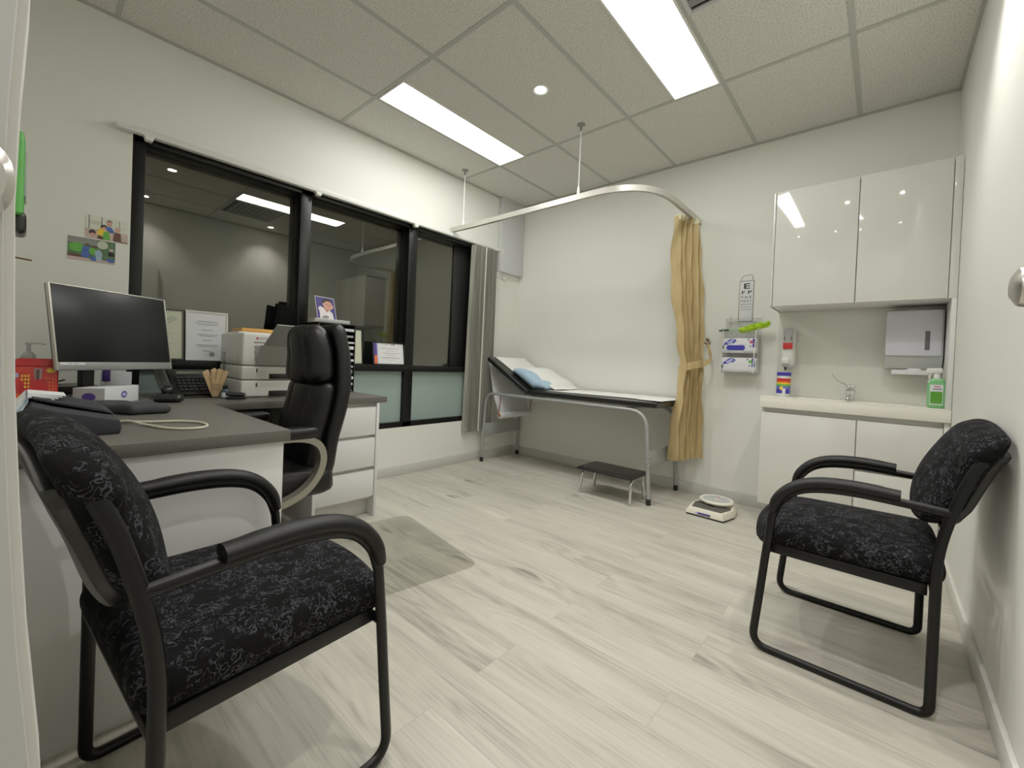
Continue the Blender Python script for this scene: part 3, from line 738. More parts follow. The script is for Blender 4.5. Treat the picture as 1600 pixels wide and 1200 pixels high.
# soap dispenser
t = thing('soap_dispenser', 'wall soap dispenser, grey window above a red patch', 'soap dispenser', (2.55,-.006,1.02))
MB().rbox((2.515,-.10,1.035),(2.597,-.006,1.315), .03, WHPL, n=10, deform=lambda x,y,z:(x,y+(0 if y>-.05 else (z-1.17)*-.02),z)).build('housing', t)
MB().rbox((2.523,-.106,1.165),(2.588,-.06,1.312), .022, GRPL, n=8, deform=lambda x,y,z:(x,y+(z-1.17)*-.02,z)).build('cover', t)
MB().box((2.528,-.109,1.165),(2.584,-.10,1.208), RED, bev=.001).build('red_window', t)
for x in (2.534,2.574): MB().box((x,-.111,1.225),(x+.004,-.104,1.25), BLKPL, bev=.0005).build('slot', t)
MB().rbox((2.520,-.118,1.06),(2.572,-.07,1.106), .012, WHPL, n=6).build('push_pad', t)
MB().lathe([(0,.0),(.006,0),(.008,.02),(0,.02)], (2.545,-.085,1.038-.018), BLKPL, n=12).build('nozzle', t)
# towel dispenser
t = thing('towel_dispenser', 'square grey paper towel dispenser on the wall over the counter', 'towel dispenser', (3.18,-.006,1.04))
MB().prism([(-.006,1.055),(-.006,1.40),(-.10,1.405),(-.125,1.39),(-.125,1.13),(-.10,1.055)], 'X', 3.062, 3.31, GRPL, bev=.004).build('housing', t)
MB().rbox((3.060,-.135,1.13),(3.303,-.118,1.398), .012, mat('pale_lilac_plastic',(196,196,206),.3,bump=(80,.02,.001)), n=8).build('cover', t)
MB().box((3.232,-.1375,1.165),(3.253,-.133,1.275), mat('smoked_slot',(88,82,88),.3,vary=(5,.05)), bev=.001).build('window', t)
MB().box((3.150,-.132,1.398),(3.176,-.11,1.409), MIDGR, bev=.001).box((3.186,-.132,1.398),(3.212,-.11,1.409), MIDGR, bev=.001).build('latch', t)
MB().prism([(3.095,1.02),(3.27,1.02),(3.27,1.045),(3.225,1.048),(3.21,1.062),(3.175,1.062),(3.16,1.048),(3.095,1.045)], 'Y', -.10,-.045, PAPERF, bev=.001).build('paper_towel', t)
# spray bottle
t = thing('spray_bottle', 'green spray bottle with white trigger on the right end of the counter', 'spray bottle', (3.285,-.24,CT))
bx, by = 3.283,-.23
MB().rbox((bx-.037,by-.022,CT),(bx+.037,by+.022,CT+.165), .014, GREENLIQ, n=8, deform=lambda x,y,z:((x-bx)*(1 if z<CT+.13 else 1-(z-CT-.13)*9)+bx,y,z)).build('bottle', t)
MB().lathe([(0,.155),(.014,.155),(.014,.185),(.011,.19),(0,.19)], (bx,by,CT), WHPL, n=20).build('collar', t)
MB().rbox((bx-.045,by-.012,CT+.190),(bx+.022,by+.012,CT+.222), .009, WHPL, n=6, deform=lambda x,y,z:(x,y,z+(x-bx)*.06)).build('spray_head', t)
MB().tube(smooth_path([(bx-.022,by,CT+.192),(bx-.030,by,CT+.172),(bx-.026,by,CT+.155),(bx-.034,by,CT+.142)],4), .005, WHPL, n=8, prof=(1,1.4)).build('trigger', t)
MB().art((bx-.027,by-.0225,CT+.02),(.052,0,0),(0,0,.11),[('rect',(0,0,1,1),PAPERF),('rect',(.04,.04,.96,.66),GREENLAB),('rect',(.2,.74,.9,.82),INK),('rect',(.3,.88,.8,.93),PINK)]).build('label_print', t)

# ------------------------------------------------------------------ glove box holder, duster, eye chart
t = thing('glove_box_holder', 'clear acrylic wall rack with two shelves holding the glove boxes', 'holder', (2.26,-.06,.98))
HX0, HX1 = 2.130, 2.372
mb = MB().box((HX0,-.008,.985),(HX1,-.005,1.40), CLEARM, bev=0)
for z in (.985,1.128,1.275): mb.box((HX0,-.105,z),(HX1,-.006,z+.004), CLEARM, bev=0).box((HX0,-.108,z),(HX1,-.105,z+.022), CLEARM, bev=0)
for x in (HX0,HX1-.003): mb.box((x,-.105,.985),(x+.003,-.006,1.30), CLEARM, bev=0)
mb.build('shelf_body', t)
for x0,x1 in ((HX0+.012,HX0+.002),(HX1-.012,HX1-.022)):
    MB().tube([(x0+.02,-.006,1.425),(x0+.02,-.02,1.40),(x0+.02,-.03,1.36)], .0025, WHPL, n=6).tube([(x0,-.112,1.30),(x1,-.112,.985)], .0027, mat('bright_white_edge',(240,240,236),.3,vary=(20,.02)), n=6).build('edge_rod', t)
mb = MB().box((HX0+.02,-.02,1.355),(HX1-.02,-.017,1.372), CLEARM, bev=0)
for x in (HX0+.035,HX1-.04): mb.lathe([(0,0),(.004,0),(.003,.003),(0,.003)], (x,-.021,1.364), BLKPL, axis='Y', n=10)
mb.build('mount_bar', t)
def glove_box(z, oval, label):
    t = thing('glove_box', label, 'box', (2.25,-.06,z), group='glove boxes in the clear rack')
    MB().box((2.138,-.098,z),(2.366,-.012,z+.108), PAPERF, bev=.001).build('carton', t)
    sh = []
    for (u,v) in ((.02,.60),(.06,.70),(.10,.62),(.12,.78),(.16,.86),(.18,.70),(.24,.80),(.22,.92),(.29,.90),(.33,.84),(.28,.74)):
        sh.append(('poly',[(u,v),(u+.05,v+.07),(u+.09,v-.02),(u+.04,v-.09)], BLUE))
    sh.append(('poly',[(.12,.70),(.30,.93),(.36,.85),(.18,.60)], LAV))
    if oval:
        n_ = [(.19+.07*math.cos(a)*1, .36+.17*math.sin(a)) for a in [PI/2+PI*k/8 for k in range(9)]]+[(.60+.07*math.cos(a), .36+.17*math.sin(a)) for a in [-PI/2+PI*k/8 for k in range(9)]]
        sh.append(('poly', n_, BLUE))
    acc = PINK if oval else GREENP
    sh += [('rect',(.80,.66,.90,.84),acc),('rect',(.88,.78,.95,.96),BLUE),('rect',(.88,.40,.97,.60),BLUE),('rect',(.90,.62,.97,.76),PURPLE),('rect',(.74,.86,.78,.94),BLACKINK),('rect',(.80,.42,.84,.50),PURPLE),('rect',(.62,.06,.85,.085),INK),('rect',(.5,.55,.7,.57),LAV)]
    sh += [('rect',(.0,.26,.03,.50),BLACKINK),('rect',(.045,.34,.06,.46),BLACKINK)]
    MB().art((2.138,-.0985,z),(.228,0,0),(0,0,.108), sh, step=.0002).build('carton_print', t)
glove_box(1.133, True, 'white glove box with a blue oval opening in the upper rack shelf')
glove_box(.990, False, 'white glove box with blue patterned corners in the lower rack shelf')
t = thing('duster', 'lime green microfibre duster with green handle lying across the rack top', 'duster', (2.27,-.13,1.3))
MB().tube([(2.105,-.09,1.300),(2.13,-.09,1.302),(2.175,-.09,1.305)], [.006,.0085,.007], DKGREEN, n=12).build('grip', t)
MB().tube([(2.172,-.09,1.305),(2.30,-.088,1.312)], .004, MINT, n=10).build('handle', t)
mb = MB()
for k in range(190):
    f = random.random(); cx_ = 2.25+.19*f; cz_ = 1.296+.042*f; rr = .022*(1-.3*abs(2*f-1)**2)
    if f < .35: cz_ -= .006; rr *= 1.05
    a = random.random()*2*PI; bb = random.random()
    p = Vector((cx_, -.088+rr*math.cos(a)*.9, cz_+.008+rr*math.sin(a)*.8)); d = Vector((random.uniform(-.4,.4), math.cos(a), math.sin(a))).normalized()
    mb.tube([p-d*.008, p+d*.003, p+d*.009], [.006,.0058,.003], DUST, n=6)
mb.tube([(2.245,-.088,1.30),(2.30,-.088,1.307),(2.38,-.088,1.33),(2.435,-.088,1.344)], [.012,.02,.018,.01], DUST, n=12)
mb.build('fibre_head', t)
t = thing('eye_chart', 'small framed letter eye chart hanging above the glove rack', 'eye chart', (2.262,-.004,1.39))
MB().box((2.214,-.006,1.375),(2.311,-.001,1.68), PAPERF, bev=.0005).build('card', t)
mb = MB()
for a,b in (((2.214,1.375),(2.2165,1.68)),((2.3085,1.375),(2.311,1.68)),((2.214,1.375),(2.311,1.3775)),((2.214,1.6775),(2.311,1.68))): mb.box((a[0],-.0078,a[1]),(b[0],-.005,b[1]), BLACKINK, bev=0)
mb.build('border', t)
MB().tube(smooth_path([(2.224,-.006,1.68),(2.228,-.004,1.705),(2.25,-.003,1.722),(2.285,-.003,1.724),(2.299,-.004,1.712),(2.301,-.006,1.68)],5), .0012, BLACKINK, n=6).build('hanging_wire', t)
for s_, z, sz in (('E',1.638,.055),('F P',1.592,.033),('T O Z',1.556,.022),('P D Z L',1.528,.0165),('D E L P X',1.503,.0125),('O C T F U R',1.482,.010),('S D T F U N E',1.464,.0078)):
    o = text_mesh(s_, sz, BLACKINK, 'chart_letters', t, (.0005,-.0025,z-1.39), (PI/2,0,0))
    bb = max(v.co.x for v in o.data.vertices)-min(v.co.x for v in o.data.vertices)
    lim = {'E':.042,'F P':.068}.get(s_, .072)
    for v in o.data.vertices: v.co.x *= lim/bb

# ------------------------------------------------------------------ desk
t = thing('desk_worktop', 'L-shaped charcoal laminate desk top along the window and front wall', 'worktop', (.8,-3.2,.71))
TT = .036
MB().prism([(.012,-3.59),(1.60,-3.59),(1.60,-2.98),(.70,-2.98),(.70,-2.05),(.012,-2.05)], 'Z', DT-TT, DT, DESK, bev=.0015).build('top', t)
MB().box((1.555,-3.58,0),(1.585,-2.995,DT-TT), MATTW, bev=.0015).build('end_panel', t)
MB().box((.014,-3.05,.25),(.03,-2.52,DT-TT), DKPL, bev=.001).box((.03,-3.58,.25),(1.555,-3.562,DT-TT), MATTW, bev=.001).build('rear_panel', t)
t = thing('drawer_unit', 'white three-drawer unit under the far end of the desk', 'drawer unit', (.4,-2.3,0))
MB().box((.03,-2.118,0),(.697,-2.10,DT-TT-.001), MATTW, bev=.001).box((.03,-2.50,0),(.697,-2.482,DT-TT-.001), MATTW, bev=.001).box((.03,-2.482,.11),(.665,-2.118,.126), CARC).box((.03,-2.482,.126),(.665,-2.118,DT-TT-.001), CARC, bev=.001).box((.60,-2.482,.0),(.615,-2.118,.11), CARC).build('carcass', t)
for z0,z1 in ((.128,.290),(.315,.490),(.512,.682)):
    d = MB().box((.672,-2.480,z0),(.692,-2.121,z1), MATTW, bev=.0015).build('drawer', t)
    MB().prism([(.672,z1-.03),(.692,z1),(.692,z1+.002),(.680,z1+.003),(.672,z1-.01)], 'Y', -2.480,-2.121, MATTW).build('finger_pull', d)

# chair mat
t = thing('chair_mat', 'clear vinyl mat on the floor under the office chair', 'floor mat', (1.2,-2.5,.001))
def rr_poly(x0,y0,x1,y1,r,n=6):
    o=[]
    for cx,cy,a in ((x1-r,y1-r,0),(x0+r,y1-r,PI/2),(x0+r,y0+r,PI),(x1-r,y0+r,1.5*PI)):
        for k in range(n+1): o.append((cx+r*math.cos(a+PI/2*k/n), cy+r*math.sin(a+PI/2*k/n)))
    return o
an = math.radians(-9.5)
pol = []
for x,y in rr_poly(-.80,-.93,0,0,.06): pol.append((1.612+x*math.cos(an)-y*math.sin(an), -2.085+x*math.sin(an)+y*math.cos(an)))
MB().prism(pol,'Z',.0008,.0032,MATM).build('sheet', t)

# ------------------------------------------------------------------ office chair (local: faces -Y)
t = thing('office_chair', 'black leather high-back office chair pulled up to the desk', 'office chair', (1.045,-2.88,0), math.radians(-1))
base = MB()
for k in range(5):
    a = PI/2+.12+2*PI*k/5
    base.strip([(.02*math.cos(a),.02*math.sin(a),.105),(.16*math.cos(a),.16*math.sin(a),.088),(.30*math.cos(a),.30*math.sin(a),.066)], .04, .022, BLKPL, side=(-math.sin(a),math.cos(a),0))
base.lathe([(0,.075),(.045,.075),(.045,.125),(.03,.135),(0,.135)], (0,0,0), BLKPL, n=20)
b_ = base.build('star_base', t, local=True)
for k in range(5):
    a = PI/2+.12+2*PI*k/5; x,y = .30*math.cos(a), .30*math.sin(a)
    cm = MB()
    for s_ in (-1,1):
        cm.lathe([(0,-.009),(.022,-.009),(.026,-.005),(.026,.005),(.022,.009),(0,.009)], (x+s_*.014,y,.0295), BLKPL, axis='X', n=18)
    cm.rbox((x-.018,y-.022,.03),(x+.018,y+.022,.062), .01, DKPL, n=4)
    cm.build('caster', b_, local=True)
MB().lathe([(0,.13),(.026,.13),(.026,.26),(.016,.26),(.016,.38),(0,.38)], (0,0,0), BLKPL, n=20).build('gas_column', t, local=True)
MB().box((-.11,-.12,.37),(.11,.13,.40), BLKPL, bev=.005).build('mechanism', t, local=True)
MB().rbox((-.245,-.29,.395),(.245,.22,.515), .05, LEATHER, n=14, deform=lambda x,y,z:(x,y,z+(.015*(1-(x/.25)**2) if z>.46 else 0))).build('seat', t, local=True)
def bcurve(z):
    ks = [(.38,.185),(.5,.175),(.62,.19),(.75,.225),(.87,.245),(1.0,.245),(1.13,.225)]
    for (a,p),(b,q_) in zip(ks,ks[1:]):
        if z <= b: return p+(q_-p)*max(0,(z-a))/(b-a)
    return ks[-1][1]
def bwid(z): return .93 if z < .5 else (1.0 if z < .8 else 1-.22*((z-.8)/.33)**1.4)
def bshell(x,y,z):
    return (x*bwid(z), y+bcurve(z)+.012*(x/.24)**2*-1, z)
MB().rbox((-.235,-.005,.40),(.235,.058,1.135), .035, LEATHER, n=20, deform=bshell).build('back_shell', t, local=True)
def bpad(x,y,z):
    cr = .03*(1-(x/.22)**2)
    seam = -.012*math.exp(-((abs(x)-.085)/.01)**2)
    dx = (cr+seam) if y < 0 else 0
    return (x*bwid(z), y+bcurve(z)-dx+.0, z)
MB().rbox((-.195,-.068,.50),(.205,.0,.875), .045, LEATHER, n=22, deform=bpad).build('backrest', t, local=True)
MB().rbox((-.190,-.092,.862),(.200,.0,1.128), .045, LEATHER, n=22, deform=lambda x,y,z: bpad(x*(1-.18*max(0,(z-1.0)/.13)**2-.10*max(0,(.92-z)/.06)**2),y*(1-.25*max(0,(z-1.03)/.1)**2),z)).build('headrest', t, local=True)
for s_ in (-1,1):
    x = s_*.275
    pth = smooth_path([(x,-.24,.615),(x,-.12,.652),(x,.02,.662),(x,.105,.64),(x,.138,.585),(x,.125,.51),(x*.98,.07,.44),(x*.95,-.02,.40),(x*.85,-.10,.385),(x*.5,-.11,.383)],5)
    a_ = MB().strip(pth, .045, .026, SILVER, side=(1,0,0)).build('arm_loop', t, local=True)
    MB().rbox((x-.034,-.20,.655),(x+.034,.118,.704), .022, LEATHER, n=8, deform=lambda X,Y,Z:(X,Y,Z-.9*max(0,-.1-Y)**1.6)).build('arm_pad', a_, local=True)

# ------------------------------------------------------------------ visitor chairs (local: faces +X, origin at rear foot line centre)
def visitor_chair(loc, rotz, label):
    t = thing('visitor_chair', label, 'armchair', loc, rotz, 'black sled-base visitor chairs')
    HW = .265; R_ = .0115
    for s_ in (-1,1):
        y = s_*HW
        pts = [(-.090,y*.97,.800),(-.078,y,.772),(-.05,y,.70),(-.018,y,.58),(-.002,y,.48),(0,y,.38),(0,y,.20),(0,y,.08)]
        low = round_path([(0,y,.08),(0,y,R_),(.462,y,R_),(.442,y,.22),(.43,y,.36),(.416,y,.49)], [.055,.055,.1,.1], 7)
        arm = smooth_path([(.416,y,.49),(.395,y,.545),(.352,y,.590),(.29,y,.613),(.2,y,.622),(.1,y,.620),(-.028,y,.612)],5)
        path = smooth_path(pts, 4)[:-1]+low[:-1]+arm
        f = MB().tube(path, R_, BLKMET, n=12, up=(0,1,0), prof=(.95,1.15)).build('side_frame', t, local=True)
        ap = smooth_path([(.418,y,.505),(.396,y,.562),(.352,y,.608),(.29,y,.634),(.2,y,.643),(.085,y,.638)],6)
        m_ = MB(); P = ap; rings = []
        n_ = len(P)
        rs = [ .72+.28*min(1,i/4) if i < 5 else (1 if i < n_-3 else .92) for i in range(n_)]
        m_.tube(ap, [.0235*k for k in rs], ARMPAD, n=16, up=(0,1,0), prof=(1.18,.80))
        m_.build('arm_pad', f, local=True)
    fr = MB()
    for y in (-HW+.03, HW-.03): fr.box((.015,y-.011,.352),(.42,y+.011,.386), BLKMET, bev=.003)
    for x in (.0,.424): fr.tube([(x,-HW,.363),(x,HW,.363)], .0105, BLKMET, n=10)
    fr.tube([(-.052,-HW,.71),(-.052,HW,.71)], .009, BLKMET, n=8).tube([(-.012,-HW,.56),(-.012,HW,.56)], .009, BLKMET, n=8)
    fr.build('seat_frame', t, local=True)
    def seatd(x,y,z):
        u = (x-.235)/.25; v = y/.245
        if z > .41: z += .020*(1-v*v)*(1-.4*u*u)
        if x > .36: z -= 2.2*(x-.36)**2*(.4 if z<.41 else 1)
        if x > .25: x += .035*(1-v*v)*((x-.25)/.2)
        return (x, y, z-.015*x)
    MB().rbox((-.025,-.250,.374),(.462,.250,.465), .044, FABRIC, n=20, deform=seatd).build('seat', t, local=True)
    def backd(x,y,z):
        f = min(1,max(0,(z-.53)/.34))
        lean = -.002-.085*f-.030*f*f
        v = max(-1,min(1,y/.262))
        t_ = min(1,max(0,(f-.66)/.16)); t_ = t_*t_*(3-2*t_)
        wy = .915+.125*t_-.10*max(0,(f-.85)/.15)**2-.14*max(0,(.35-f)/.35)**2
        bul = .045*math.sin(PI*min(1,f*.95+.05))**.8*(1-v*v)
        lo = max(0,(.3-f)/.3)
        return (x+lean+(bul if x > .0 else 0), y*wy, z-.026*v*v*f+.045*v*v*lo)
    MB().rbox((-.024,-.272,.525),(.040,.272,.875), .032, FABRIC, n=24, deform=backd).build('backrest', t, local=True)
    MB().rbox((-.044,-.245,.535),(-.016,.245,.815), .010, BLKPL, n=12, deform=backd).build('back_shell', t, local=True)
    return t
vc = visitor_chair((3.195,-1.535,0), PI, 'black patterned armchair standing by the right wall')
dup(vc, (1.932,-3.426,0), PI/2+math.radians(4.5), 'black patterned armchair nearest the camera, beside the desk end panel')

# ------------------------------------------------------------------ on the desk
# monitor (local: faces +Y)
mp_ = Vector((.525,-3.28,0)); dirx = Vector((.394-.655,-3.075+3.471,0)).normalized()
rz = math.atan2(-dirx.y, -dirx.x)   # local +X = from right end to left end seen from behind
mr = math.atan2((dirx.y), dirx.x)   # screen right direction (viewer) = dirx
t = thing('monitor', 'large black computer monitor with silver bezel on the desk corner', 'monitor', (mp_.x,mp_.y,DT), mr+PI)
# local axes: +X = viewer's left, +Y = front normal after rotation by mr+PI
lean = math.radians(9)
Mx = Matrix.Translation((0,0,.148)) @ Matrix.Rotation(lean, 4, 'X')
def mon(name, a, b, m, bev=.002):
    mb = MB().box(a, b, m, bev=bev); bmesh.ops.transform(mb.bm, matrix=Mx, verts=mb.bm.verts); return mb.build(name, t, local=True)
hw = .237
fr_ = mon('casing', (-hw,-.022,0),(hw,-.003,.345), DKPL, .004)
mon('screen', (-hw+.006,-.004,.034),(hw-.006,-.0015,.340), SCREEN, .0005)
mb = MB().box((-hw,-.006,0),(hw,.0005,.032), mat('bezel_grey',(140,140,140),.4,metal=.3,bump=(120,.05,.001)), bev=.001).box((hw-.005,-.014,0),(hw+.001,.001,.345), ALU, bev=.001).box((-hw-.001,-.014,0),(-hw+.003,.001,.345), ALU, bev=.001).box((-hw,-.01,.341),(hw,.001,.346), ALU, bev=.001)
bmesh.ops.transform(mb.bm, matrix=Mx, verts=mb.bm.verts); mb.build('bezel', t, local=True)
mb = MB().art((hw-.012,.0006,.021),(-.085,0,0),(0,0,.0095),[('rect',(0,0,1,1),PAPERF),('rect',(.3,.35,.45,.65),INK),('rect',(.5,.35,.72,.65),INK)])
bmesh.ops.transform(mb.bm, matrix=Mx, verts=mb.bm.verts); mb.build('sticker', t, local=True)
MB().box((.002,-.165,.008),(.05,-.135,.24), DKPL, bev=.004).box((.006,-.15,.20),(.046,-.045,.235), DKPL, bev=.004).build('stand_neck', t, local=True)
MB().rbox((-.05,-.29,.0),(.11,-.148,.012), .006, DKPL, n=8).build('stand_foot', t, local=True)
# tissue box
t = thing('tissue_box', 'white tissue carton with purple oval marks in front of the monitor', 'box', (.62,-3.34,DT), math.atan2(.15,-.23))
MB().box((0,0,0),(.243,.108,.072), PAPERF, bev=.001).build('carton', t, local=True)
MB().art((.11,0,.02),(.045,0,0),(0,0,.034),[('ell',(.5,.5,.5,.45),PURPLE),('ell',(.5,.5,.34,.25),LAV)]).build('oval_mark', t, local=True)
MB().art((0,.108,0),(0,-.108,0),(0,0,.072),[('rect',(0.01,0.01,.99,.99),GRPL),('ell',(.5,.48,.22,.24),PURPLE)]).build('end_face', t, local=True)  # end face coloured grey, with a purple oval

# red snack packet
t = thing('snack_packet', 'red and yellow printed packet standing against the front wall end of the desk', 'packet', (.58,-3.53,DT))
MB().rbox((.555,-3.592,DT),(.605,-3.472,DT+.19), .02, RED, n=10, deform=lambda x,y,z:(.58+(x-.58)*(1-.75*((z-DT)/.19)**3), y, z)).build('bag', t)
sh = [('rect',(.02,.86,.98,.99),RED),('rect',(.02,.04,.98,.84),mat('scarlet_print',(206,52,40),.3,vary=(60,.2))),('poly',[(.42,.10),(.52,.06),(.66,.10),(.60,.45),(.64,.80),(.45,.80),(.50,.45)],GRPL),('rect',(.50,.4,.58,.78),mat('brown_treat',(120,78,70),.4,vary=(80,.3)))]
for i in range(3):
    for j in range(4):
        sh.append(('ell',(.20+.07*i,.42+.075*j,.024,.026),YELLOW)); sh.append(('ell',(.74+.07*i,.36+.075*j,.024,.026),ORANGE))
sh += [('ell',(.84,.76,.11,.05),YELLOW),('poly',[(.72,.26),(.80,.32),(.88,.28),(.90,.18),(.84,.1),(.76,.14)],YELLOW),('ell',(.12,.22,.07,.06),ORANGE),('ell',(.08,.66,.05,.05),LAV)]
MB().art((.6068,-3.590,DT+.004),(0,.116,0),(-.010,0,.184), sh, step=.00022).build('packet_print', t)
# pump bottle
t = thing('pump_bottle', 'white pump bottle behind the red packet', 'pump bottle', (.40,-3.552,DT))
c = (.40,-3.552,DT)
MB().lathe([(0,0),(.03,0),(.032,.01),(.032,.15),(.02,.172),(.018,.176),(0,.176)], c, WHPL, n=24).build('bottle', t)
PUMPW = mat('bright_white_plastic',(244,244,242),.3,bump=(80,.02,.001))
MB().lathe([(0,.172),(.021,.172),(.021,.195),(.012,.21),(.007,.214),(.006,.24),(.010,.242),(.010,.25),(0,.252)], c, PUMPW, n=24).tube([(.40,-3.556,DT+.246),(.40,-3.53,DT+.25),(.402,-3.505,DT+.246)], .004, PUMPW, n=8).build('pump_head', t)
# black folder with papers
t = thing('document_case', 'black document case with fanned white papers on the near corner of the desk', 'folder', (1.25,-3.47,DT))
MB().prism([(-3.375,DT),(-3.372,DT+.02),(-3.376,DT+.040),(-3.50,DT+.072),(-3.545,DT+.088),(-3.572,DT+.05),(-3.588,DT)], 'X', 1.02,1.42, NAVY, bev=.004).build('case', t)
MB().prism([(-3.376,DT+.044),(-3.54,DT+.092),(-3.545,DT+.100),(-3.40,DT+.060)], 'X', 1.03,1.30, NAVY, bev=.002).build('flap', t)
for k in range(4):
    MB().prism([(-3.552-.002*k,DT+.094+.003*k),(-3.550-.002*k,DT+.098+.003*k),(-3.575-.002*k,DT+.058+.004*k),(-3.592,DT+.006),(-3.590,DT+.004)], 'X', 1.04+.02*k,1.40-.012*k, PAPERF if k!=1 else LBLUE).prism([(-3.552,DT+.096+.003*k),(-3.552,DT+.099+.003*k),(-3.50+.008*k,DT+.088+.003*k),(-3.50+.008*k,DT+.086+.003*k)], 'X', 1.04+.02*k,1.26-.012*k, PAPERF).build('paper', t)
# cable
cp = [(1.185,-3.362),(1.195,-3.345),(1.235,-3.29),(1.27,-3.205),(1.332,-3.166),(1.405,-3.164),(1.448,-3.19),(1.445,-3.23),(1.40,-3.269),(1.30,-3.303),(1.235,-3.335),(1.21,-3.362)]
tag(MB().tube(smooth_path([(x,y,DT+.005+(.006 if i==10 else 0)) for i,(x,y) in enumerate(cp)],6), .0042, CABLE, n=8).build('cable'), 'looped cream cable lying on the desk beside the black case', 'cable')
# pouch
t = thing('pouch', 'dark grey soft fabric pouch lying on the desk before the monitor', 'pouch', (.90,-3.295,DT), math.radians(28))
MB().rbox((-.115,-.06,0),(.115,.06,.038), .017, POUCH, n=14, deform=lambda x,y,z:(x+.02*math.sin(y*30), y, z*(1+.12*math.sin(x*40+y*20)))).build('bag', t, local=True)
MB().tube([(-.10,.052,.022),(0,.062,.026),(.10,.052,.022)], .0025, BLKPL, n=6).build('zip', t, local=True)
# mouse
t = thing('mouse', 'black computer mouse between the pouch and the phone', 'mouse', (.57,-3.12,DT), math.radians(60))
MB().rbox((-.055,-.032,0),(.055,.032,.036), .022, BLKPL, n=12, deform=lambda x,y,z:(x,y,z*(1-4*max(0,-x-.01)**1.3))).build('shell', t, local=True)
MB().lathe([(0,-.004),(.009,-.004),(.009,.004),(0,.004)], (-.03,0,.026), MIDGR, axis='Y', n=14).build('scroll_wheel', t, local=True)
# optical drive
t = thing('disc_drive', 'flat black disc drive with a grey stripe behind the tissue carton', 'disc drive', (.17,-3.41,DT))
MB().box((.10,-3.485,DT),(.235,-3.325,DT+.052), BLKPL, bev=.002).box((.10,-3.483,DT+.052),(.23,-3.327,DT+.054), DKPL, bev=0).build('casing', t)
MB().box((.233,-3.483,DT+.008),(.238,-3.327,DT+.018), MIDGR, bev=.001).build('tray_front', t)
tag(MB().tube(smooth_path([(.28,-3.57,DT+.004),(.27,-3.53,DT+.01),(.25,-3.49,DT+.06),(.22,-3.44,DT+.085),(.18,-3.46,DT+.078),(.20,-3.49,DT+.064),(.16,-3.42,DT+.062),(.12,-3.36,DT+.059)],5), .0022, BLKPL, n=6).build('thin_cable'), 'thin black cable curling above the flat disc drive', 'cable')
# paper holder with purple lanyard
t = thing('note_holder', 'white card holder with a purple clip behind the monitor foot', 'card holder', (.16,-3.25,DT))
MB().box((.13,-3.315,DT),(.145,-3.20,DT+.12), PAPERF, bev=.002).prism([(-3.315,DT),(-3.22,DT),(-3.24,DT+.09),(-3.30,DT+.10)], 'X', .18,.19, PAPERF, bev=.001).box((.13,-3.315,DT),(.20,-3.20,DT+.006), PAPERF, bev=.001).build('card', t)
MB().box((.192,-3.315,DT+.075),(.20,-3.285,DT+.135), PURPLE, bev=.003).tube([(.196,-3.30,DT+.13),(.196,-3.27,DT+.155),(.196,-3.24,DT+.165)], .003, PURPLE, n=6).tube([(.196,-3.295,DT+.13),(.196,-3.262,DT+.145),(.196,-3.25,DT+.17)], .003, PURPLE, n=6).build('clip', t)
# desk phone
t = thing('desk_phone', 'black desk phone with a handset resting on its left side', 'phone', (.22,-2.98,DT))
MB().prism([(.12,DT+.006),(.36,DT+.006),(.365,DT+.02),(.14,DT+.135),(.12,DT+.135)], 'Y', -3.06,-2.88, BLKPL, bev=.004).build('body', t)
MB().prism([(.10,DT),(.385,DT),(.385,DT+.008),(.10,DT+.008)], 'Y', -3.075,-2.87, BLKPL, bev=.003).build('base', t)
ux = Vector((.14-.365,0,.115)).normalized(); O = Vector((.365,-3.05,DT+.0205)) + ux*.0
def on(a,b): return Vector((.362,0,DT+.0235))+ux*a*.25+Vector((0,-3.055+.17*b,0))
mb = MB(); nrm = Vector((.115,0,.225)).normalized()
def pk(a0,b0,a1,b1,m_,h=.003):
    c_ = [on(a0,b0),on(a1,b0),on(a1,b1),on(a0,b1)]
    A = [mb.bm.verts.new(p) for p in c_]; B = [mb.bm.verts.new(p+nrm*h) for p in c_]
    fs = [mb.bm.faces.new(B), mb.bm.faces.new(A[::-1])]+[mb.bm.faces.new((A[k],A[(k+1)%4],B[(k+1)%4],B[k])) for k in range(4)]
    bmesh.ops.recalc_face_normals(mb.bm, faces=fs); mb._m(fs, m_)
pk(.78,.18,.90,.85,mat('phone_lcd',(96,100,88),.2,vary=(5,.05)),.001); mb.build('display', t)
mb = MB()
for i in range(5):
    for j in range(7): pk(.08+.125*i,.12+.12*j,.16+.125*i,.20+.12*j,DKPL,.004)
mb.build('keypad', t)
MB().rbox((.10,-3.118,DT+.03),(.40,-3.068,DT+.07), .018, BLKPL, n=12, deform=lambda x,y,z:(x,y,z+.125*(1-(x-.10)/.30)**1.0-.018*math.sin(PI*(x-.1)/.3)-.012)).build('handset', t)
MB().tube(smooth_path([(.39,-3.09,DT+.03),(.44,-3.13,DT+.006),(.40,-3.16,DT+.006),(.30,-3.13,DT+.006),(.2,-3.1,DT+.006)],4), .004, BLKPL, n=6).build('cord', t)
